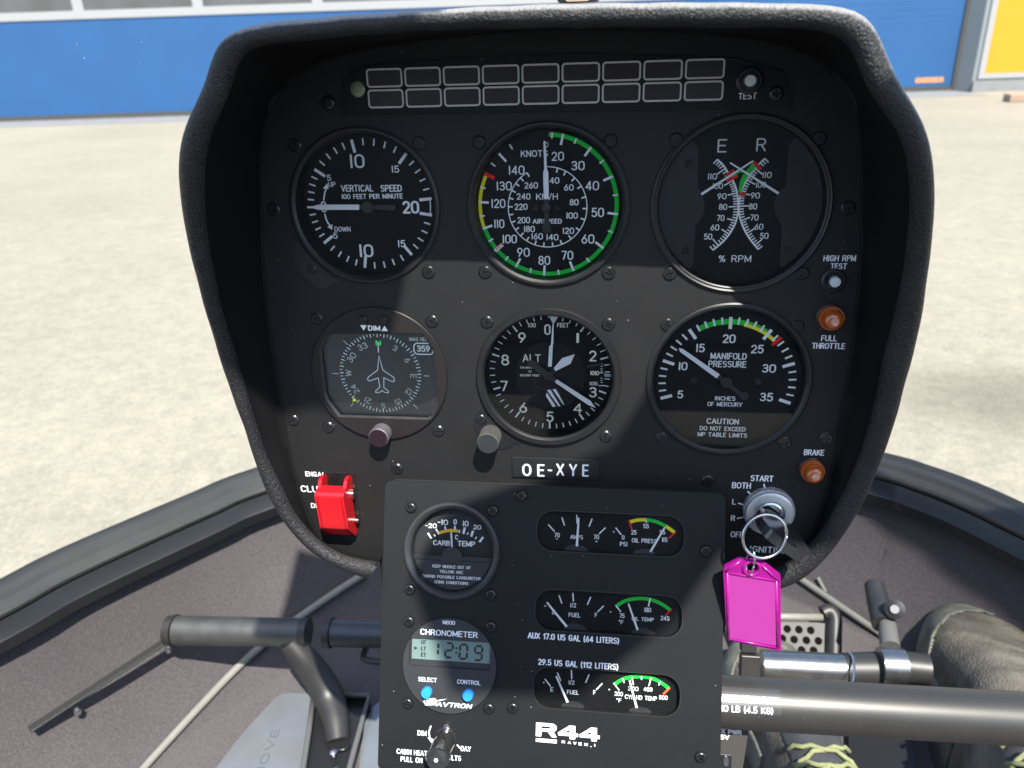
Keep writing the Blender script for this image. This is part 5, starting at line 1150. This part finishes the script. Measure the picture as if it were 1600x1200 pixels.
mb = MB(); flat_px(mb, [(555, 1260), (563, 1180), (570, 1130), (582, 1105), (594, 1096), (640, 1096), (640, 1260)], -.612, t.location); mb.build('plate', M_PLATE, t, 1)
t = lt('foot_plate', 'small pale foot plate under the thick control bar beside the left shoe', 'foot plate', (1300, 1170), -.612, 'foot plates')
mb = MB(); flat_px(mb, [(1268, 1120), (1308, 1125), (1322, 1160), (1328, 1250), (1285, 1250)], -.60, t.location); mb.build('plate', M_PLATE, t, 1)

t = lt('pedal_well', 'open black pedal well with a raised rim around the foot of the curved arm', 'well', (520, 1140), -.61)
rim = [(490, 1086), (577, 1087), (562, 1140), (546, 1199), (540, 1250), (466, 1250), (474, 1199), (483, 1140)]
P = [at_z(x, y, -.60)-t.location for x, y in rim]; mb = MB(); tube(mb, P+[P[0]], .0032, 8); mb.build('rim', mat('well_rim', (.10, .10, .10), .35), t, 1, smooth=True)
mb = MB(); Q = [(p.x, p.y) for p in P]; wall(mb, Q, -.012, .010, True); V, Fc = fill([[(x*1000, y*1000) for x, y in Q]]); mb.add([(p[0]/1000, p[1]/1000, .0015) for p in V], Fc); mb.build('liner', M_BLK, t, 1)
p = at_z(521, 1179, -.60)-t.location; mb = MB(); tube(mb, [p, p+Vector((0, 0, .004)), p+Vector((0, 0, .006))], [.004, .004, .001], 14); mb.build('screw', M_STEEL, t, 1, auto=40)
t = lt('pedal_well', 'deep black gap in the floor below the thick control bar', 'well', (1370, 1180), -.61)
mb = MB(); flat_px(mb, [(1326, 1120), (1425, 1130), (1440, 1260), (1330, 1260)], -.606, t.location); mb.build('liner', M_BLK, t, 1)

# right side: perforated pedal, silver tubes, black post
o_ = at_z(1250, 985, -.575); n1 = Vector((.05, -.72, .69)).normalized(); u1_ = n1.cross(Vector((-1, 0, 0))).normalized(); x1_ = u1_.cross(n1).normalized()
PF = Fr(frame(o_, x1_, u1_, n1)); ZP = Zm(PF, 1110, 900, 4, 0)
t = thing('perforated_pedal', 'grey pedal plate perforated with round holes, hinged behind the magenta tag', 'pedal', fr=PF)
P = [ZP.p(x, y) for x, y in ((200, 285), (660, 290), (735, 300), (745, 490), (200, 490))]
hs = [circle(4.6, 16, *ZP.p(x, y)) for x, y in ((335, 325), (408, 328), (480, 331), (553, 335), (627, 340), (300, 380), (375, 385), (450, 390), (523, 397), (600, 402), (675, 406), (345, 450), (420, 455), (495, 459), (570, 463), (645, 466))]
mb = MB(); prism(mb, P, -2, 0, hs); mb.build('pedal_plate', mat('plate_grey', (.13, .13, .125), .75, spec=.1, metal=0, var=.1, vscale=80), t)
mb = MB(); add_flat(mb, [P], -2.15); mb.build('backing', mat('matte_black', (.006, .006, .006), 1, spec=0), t)
mb = MB(); a, b = ZP.p(150, 250, 6), ZP.p(700, 258, 6); tube(mb, [(a.x, a.y, 6), (b.x, b.y, 6)], 4.2, 16); mb.build('hinge_rod', M_CABLE, t, smooth=True)
mb = MB(); pts = [ZP.p(x, y, 6) for x, y in ((700, 232), (745, 218), (775, 262), (775, 360), (772, 500))]; tube(mb, [(p.x, p.y, 6) for p in smooth_line(pts, 5)], 8.5, 16); mb.build('hinge_arm', M_BLKM, t, auto=50)
M_TUBE = mat('tube_satin_silver', (.30, .30, .29), .27, metal=.95, var=.1, vscale=90)
t = lt('control_tube', 'bright silver tube with a black clamp between the console and the black post', 'tube', (1280, 1043), -.52)
ptube('silver_tube', [(1190, 1040), (1318, 1046)], -.52, 24, M_TUBE, t, 32)
ptube('clamp', [(1318, 1046), (1378, 1046)], -.52, [25, 27], M_BLKM, t, 24)
ptube('clip', [(1327+8*sin(a), 1046-26*cos(a)) for a in [pi*k/10 for k in range(11)]], -.50, 1.8, M_STEEL, t, 8)
ptube('silver_sleeve', [(1374, 1040), (1412, 1042)], -.51, 28, M_TUBE, t, 32)
ptube('dark_end', [(1412, 1042), (1450, 1046)], -.515, 24, M_BLKM, t, 24)
t = lt('black_post', 'short black cylindrical post with a round bolt standing on the silver sleeve', 'post', (1385, 975), -.52)
ptube('post', [(1366, 914), (1372, 940), (1381, 976)], [-.50, -.505, -.51], [14.5, 16.5, 18], M_BLKM, t, 24)
ptube('socket', [(1386, 976), (1391, 1012)], [-.51, -.515], [13.5, 15], mat('socket_grey', (.10, .10, .095), .45), t, 22)
P = at_z(1398, 952, -.49)-t.location; nn = (CAM-at_z(1398, 952, -.49)).normalized(); mb = MB(); tube(mb, [P-nn*.006, P+nn*.004, P+nn*.005], [pr(at_z(1398, 952, -.49), 15)]*2+[.004], 24); mb.build('bolt_head', M_BLK, t, 1, auto=40)
mb = MB(); tube(mb, [P+nn*.005, P+nn*.0075], pr(at_z(1398, 952, -.49), 6.5), 18); mb.build('bolt_tip', mat('bolt_tip_grey', (.3, .3, .3), .4, metal=.5), t, 1, auto=40)
t = lt('web_strap', 'dark web strap lying under the thick control bar beside the laces', 'strap', (1260, 1170), -.60)
mb = MB(); flat_px(mb, [(1240, 1120), (1256, 1120), (1290, 1250), (1262, 1250)], -.598, t.location); mb.build('strap', mat('strap_grey', (.05, .05, .052), .8, bump=[('n', 700, .3)]), t, 1)

# thick control bar (cyclic cross tube) with placard
D0 = .44; PA, PB = at_d(1085, 1093.5, D0), at_d(1640, 1125.5, D0-.01); R0 = 39.5*D0/F_PX
t = thing('control_bar', 'thick grey-black control bar crossing the lower right with a white load placard', 'control bar', loc=PA)
mb = MB(); tube(mb, [Vector((0, 0, 0)), PB-PA], [R0, R0], 64); mb.build('bar', mat('bar_anodised', (.055, .054, .050), .38, metal=.5, spec=.6, var=.06, vscale=50, dust=.5, bump=[('n', 1400, .03)]), t, 1, auto=60)
ax = (PB-PA).normalized(); vdir = (CAM-at_d(1160, 1098, D0)); vdir = (vdir-ax*vdir.dot(ax)).normalized(); tdir = vdir.cross(ax)*1.0
if tdir.dot(AX[1]) < 0: tdir = -tdir
def wrap(mbx, dr=.0002):
    out = MB(); out.f = mbx.f; out.v = [ax*(p.x/1000)+(vdir*cos(p.y/1000/R0)+tdir*sin(p.y/1000/R0))*(R0+dr+p.z/1000) for p in mbx.v]; return out
mm = D0/F_PX*1000
def bx_(x): return (x-1085)*mm
mb = MB(); nx = 24
for i in range(10): y0 = -5.5+i*1.35; box(mb, bx_(1100), y0, -.1, bx_(1208), y0+1.34, .0)
wrap(mb).build('placard', mat('placard_grey', (.075, .075, .073), .32, metal=.4, spec=.6), t, 1)
mb = MB(); text(mb, 'MAXIMUM LOAD:', bx_(1160), 1.9, 9.6*mm, 92*mm, .25, .17); text(mb, '10 LB (4.5 KG)', bx_(1156.5), -3.4, 10*mm, 77*mm, .25, .17)
wrap(mb).build('placard_lettering', M_PRINT, t, 1)
# auxiliary power socket box
AF = Fr(frame(at_d(1140, 1160, .445), XX, C_UP, C_OUT)); t = thing('auxiliary_power_box', 'dark grey box marked AUX PWR under the left end of the thick control bar', 'power socket', fr=AF)
q0, q1 = AF.hit(1098, 1128), AF.hit(1168, 1225); q2 = AF.hit(1157, 1225)
mb = MB(); prism(mb, [(q0.x, q1.y), (q2.x, q1.y), (q1.x, q0.y-3), (q1.x-1.5, q0.y), (q0.x, q0.y)], -25, 0); mb.build('box', mat('box_grey', (.045, .042, .038), .45, spec=.4, dust=.4), t, bevel=.5)
mb = MB(); 
for s, x, y, h, w in (('AUX PWR', 1136, 1143, 8, 45), ('5V', 1132.5, 1152, 8, 14)): c = AF.hit(x, y); text(mb, s, c.x, c.y, h*.365, w*.365, .06, .22)
mb.build('printed_lettering', M_WHITE, t)
a, b = AF.hit(1118, 1176), AF.hit(1142, 1215); mb = MB(); box(mb, a.x, b.y, .02, b.x, a.y, 1.2); sk = mb.build('socket', M_BLK, t, bevel=.3)
c = AF.hit(1134, 1189, 1.3); mb = MB(); prism(mb, [(c.x+x, c.y+y) for x, y in rrect(-1.4, -2.6, 1.4, 2.6, 1.2)], 1.2, 2.2); mb.build('contact', M_STEEL, sk)
mb = MB(); a, b = AF.hit(1090, 1122, 4), AF.hit(1158, 1120, 4); tube(mb, [(a.x, a.y, 2), (b.x, b.y, 2)], 1.9, 12); mb.build('top_rail', M_PEDAL, t, auto=40)
t = lt('black_clip', 'small stepped black clip poking up behind the thick control bar near the tag', 'clip', (1172, 1035), -.46)
p0 = at_d(1173, 1035, .50); CFm = Fr(frame(p0, XX, C_UP, C_OUT)); 
mb = MB()
for x0, y0, x1, y1, z in ((1158, 1024, 1188, 1068, 0), (1160, 1000, 1184, 1024, -3)):
    a, b = CFm.hit(x0, y0), CFm.hit(x1, y1); box(mb, a.x, b.y, z-8, b.x, a.y, z)
o = mb.build('clip_body', M_BLKM, t, bevel=.8); o.matrix_local = Matrix.Translation(-t.location) @ CFm.M

# ------------------------------------------------------------------ shoes
M_SH = mat('shoe_mesh_fabric', (.125, .113, .092), .9, spec=.12, bump=[('v', 420, .8), ('n', 70, 1.0)], var=.35, vscale=35)
M_SHT = mat('shoe_toe_rubber', (.125, .128, .106), .6, spec=.3, bump=[('n', 140, .8)], var=.45, vscale=28)
M_SHD = mat('shoe_dark_panel', (.035, .036, .04), .8, bump=[('n', 500, .6)], var=.2, vscale=60)
M_SHS = mat('shoe_sole', (.05, .047, .042), .85, bump=[('n', 200, .8)])
M_LACE = mat('lace_yellow_green', (.20, .215, .10), .8, bump=[('n', 1200, .3)], var=.15, vscale=200)
def shoe(label, toe, heading, roll=0, scale=1.0):
    t = thing('shoe', label, 'shoe', loc=toe, group='shoes on the nose floor'); t.rotation_euler = (0, roll, heading)
    prof = [(0, .002, .018), (.006, .022, .030), (.018, .036, .042), (.035, .045, .052), (.06, .051, .060), (.09, .053, .068), (.12, .051, .080), (.15, .046, .094), (.18, .042, .104), (.22, .039, .108), (.27, .036, .108), (.30, .022, .105)]
    n = 64
    def pt(i, k, off=0):
        s, w, h = prof[i]; a = pi*k/n
        x = (w+off)*scale*(abs(cos(a))**.75)*(1 if cos(a) >= 0 else -1); z = (h+off)*scale*(max(0, sin(a))**.62); return Vector((x, (-s+(off if i < 3 else 0))*scale, z+.012))
    prof0 = prof; fine = []
    for i in range(len(prof)-1):
        for j in range(9): fine.append(tuple(prof[i][c]+(prof[i+1][c]-prof[i][c])*j/9 for c in range(3)))
    prof = fine+[prof0[-1]]; m = len(prof)
    def surf(off, keep):
        mb = MB(); vs = [pt(i, k, off) for i in range(m) for k in range(n+1)]; mb.v = vs
        for i in range(m-1):
            for k in range(n):
                if keep(prof[i][0], k/n): mb.f.append([i*(n+1)+k, i*(n+1)+k+1, (i+1)*(n+1)+k+1, (i+1)*(n+1)+k])
        return mb
    surf(0, lambda s, q: True).build('upper', M_SH, t, 1, smooth=True)
    cap = lambda s, q: s < .046+.16*abs(q-.5)**1.7*2 or (abs(q-.5) > .40 and s < .2)
    o = surf(.0022, cap).build('toe_cap', M_SHT, t, 1, smooth=True); md = o.modifiers.new('s', 'SOLIDIFY'); md.thickness = .0024; md.offset = -1
    o = surf(.0014, lambda s, q: .30 < q < .70 and s > .21).build('tongue', M_SHD, t, 1, smooth=True)
    mb = MB(); L = [pt(i, 0, .004) for i in range(m)]+[pt(i, n, .004) for i in range(m)][::-1]; Q = [(p.x, p.y) for p in L]; wall(mb, Q, 0, .022); V, Fc = fill([[(x*1000, y*1000) for x, y in Q]]); mb.add([(p[0]/1000, p[1]/1000, .022) for p in V], Fc); mb.build('sole', M_SHS, t, 1, auto=40)
    def sp(s, q, off):
        i = min(range(m), key=lambda j: abs(prof[j][0]-s)); k = q*n; a = pi*q; s0, w, h = prof[i]
        return Vector(((w+off)*scale*(abs(cos(a))**.75)*(1 if cos(a) >= 0 else -1), -s0*scale, (h+off)*scale*(max(0, sin(a))**.62)+.012))
    for k in range(3):
        s = .235+.02*k
        for q0, q1 in ((.30, .70), (.70, .30)):
            pts = [sp(s+.022*j/8, q0+(q1-q0)*j/8, .004+.001*(q0 > .5)) for j in range(9)]
            mb = MB(); tube(mb, pts, .0021, 8); mb.build('lace', M_LACE, t, 1, smooth=True)
    return t
toeR = at_z(1522, 936, -.565); toeR.z = -.622
shoe('worn grey-brown right shoe with a scuffed rubber toe cap, right of the black post', toeR, radians(-14), 0, 1.22)
toeL = at_z(1180, 985, -.575); toeL.z = -.622
shoe('left shoe mostly hidden behind the magenta tag and the thick control bar', toeL, radians(4), 0, .95)

# ------------------------------------------------------------------ windshield
def shield(i0, i1):
    rows = []; NZ = 14
    for i in range(i0, i1+1):
        a = arc_offset(i, .006); row = []
        for k in range(NZ+1):
            f = k/NZ; row.append(Vector((a.x*(1-.28*f*f), (a.y+.45)*(1-.62*f**1.4)-.45, FZ+.004+1.15*f)))
        rows.append(row)
    return rows
def dusty_glass(name):
    m = glass_mat(name, (.985, .99, .985), 1.28, 0, .4); n = m.node_tree; out = n.nodes['Material Output']; base = out.inputs[0].links[0].from_socket
    tc = n.nodes.new('ShaderNodeTexCoord'); v = n.nodes.new('ShaderNodeTexVoronoi'); v.inputs['Scale'].default_value = 130; n.links.new(tc.outputs['Object'], v.inputs['Vector'])
    lt_ = n.nodes.new('ShaderNodeMath'); lt_.operation = 'LESS_THAN'; lt_.inputs[1].default_value = .10; n.links.new(v.outputs['Distance'], lt_.inputs[0])
    sep = n.nodes.new('ShaderNodeSeparateColor'); n.links.new(v.outputs['Color'], sep.inputs[0]); g = n.nodes.new('ShaderNodeMath'); g.operation = 'GREATER_THAN'; g.inputs[1].default_value = .93; n.links.new(sep.outputs[0], g.inputs[0])
    mu = n.nodes.new('ShaderNodeMath'); mu.operation = 'MULTIPLY'; n.links.new(lt_.outputs[0], mu.inputs[0]); n.links.new(g.outputs[0], mu.inputs[1])
    ad = n.nodes.new('ShaderNodeMath'); ad.operation = 'MULTIPLY_ADD'; ad.inputs[1].default_value = .35; ad.inputs[2].default_value = .018; n.links.new(mu.outputs[0], ad.inputs[0])
    d = n.nodes.new('ShaderNodeBsdfDiffuse'); d.inputs[0].default_value = (.8, .8, .78, 1); mx = n.nodes.new('ShaderNodeMixShader'); n.links.new(ad.outputs[0], mx.inputs[0]); n.links.new(base, mx.inputs[1]); n.links.new(d.outputs[0], mx.inputs[2]); n.links.new(mx.outputs[0], out.inputs[0])
    return m
M_SHIELD = dusty_glass('windshield_acrylic')
ws = thing('windshield', 'clear curved windshield with fine dust specks in front of the panel', 'windshield')
rs = shield(8, len(arcp)-9); vs, fs = loft(rs); mb = MB(); mb.add(vs, fs); mb.build('glass_pane', M_SHIELD, ws, 1, smooth=True)
# ------------------------------------------------------------------ compass foot at the top, cabin shell
t = thing('magnetic_compass', 'dark base of a compass just showing over the middle of the hood', 'compass', loc=at_d(903, -12, .52))
cF = Fr(frame(t.location.copy(), XX, Vector((0, 0, 1)), Vector((0, -1, 0))))
t.matrix_world = cF.M
mb = MB(); a, b = cF.hit(870, -40), cF.hit(935, 3); prism(mb, rrect(a.x, b.y, b.x, a.y+20, 3), -25, 0); mb.build('case', M_BLK, t, bevel=1)
mb = MB(); a, b = cF.hit(883, -34), cF.hit(922, 1.5); prism(mb, rrect(a.x, b.y, b.x, a.y+10, 2), .1, 1.5); mb.build('window', mat('compass_ivory', (.35, .27, .2), .4), t)

# added shade boards above, out of view, cut so their shadows fall as wanted
ZR = .56
def shade_pt(P): k = (ZR-P.z)/SUN.z; q = P+SUN*k; return (q.x*1000, q.y*1000)
def onp(x, y, o=0): q = PANEL.hit(x, y, o); return PANEL.M @ Vector((q.x*.001, q.y*.001, o*.001))
def add_shade(poly, name='shade_board'):
    mb = MB(); prism(mb, poly, ZR*1000, ZR*1000+12)
    o = mb.build(name, M_CAB); return tag(o, 'unseen board added above the panel to cast shade', kind='structure')
s1 = [onp(597, 600), onp(626, 470), onp(640, 400), onp(690, 12, 80)]
P1 = [shade_pt(p) for p in s1]
far = P1[-1]; P1 += [(far[0]+10, far[1]+95), (far[0]-165, far[1]+95)]
q = shade_pt(onp(300, 640, 15)); P1 += [(q[0]-35, q[1]-0), q, shade_pt(onp(480, 640)), shade_pt(onp(588, 641))]
add_shade(P1)
P2 = [shade_pt(onp(*p)) for p in ((1214, 455), (1150, 520), (1075, 565), (1010, 640), (960, 720), (800, 800), (690, 850), (640, 960), (690, 1130), (860, 1130), (1010, 1010), (1090, 900), (1180, 900), (1275, 880), (1345, 780), (1400, 600), (1430, 380, 30), (1290, 400))]
add_shade(P2)
# right hand shade on the carpet
P3 = [on_carpet(1330, 790), on_carpet(1440, 865), on_carpet(1545, 945), on_carpet(1610, 1000), at_z(1800, 960, -.5), at_z(1800, 800, -.40), at_z(1600, 770, -.38), at_z(1370, 690, -.38)]
add_shade([shade_pt(p) for p in P3])
# rear bulkhead, seats and door sills behind the camera
def solid(name, x0, y0, z0, x1, y1, z1, label):
    mb = MB(); box(mb, x0, y0, z0, x1, y1, z1); return tag(mb.build(name, M_CAB, None, 1, bevel=.02), label, kind='structure')
solid('cabin_wall', -.85, -1.35, -1.0, .85, -1.30, .42, 'dark rear wall of the cabin behind the seats')
solid('cabin_wall', -.84, -1.30, -.9, -.80, -.10, -.12, 'dark left door sill of the cabin')
solid('cabin_wall', .80, -1.30, -.9, .84, -.10, -.12, 'dark right door sill of the cabin')
solid('cabin_seat', -.62, -1.20, -.75, -.06, -.62, -.35, 'dark left seat cushion behind the camera')
solid('cabin_seat', .06, -1.20, -.75, .62, -.62, -.35, 'dark right seat cushion behind the camera')
solid('cabin_seat', -.60, -1.28, -.34, -.08, -1.16, .30, 'dark left seat back behind the camera')
solid('cabin_seat', .08, -1.28, -.34, .60, -1.16, .30, 'dark right seat back behind the camera')
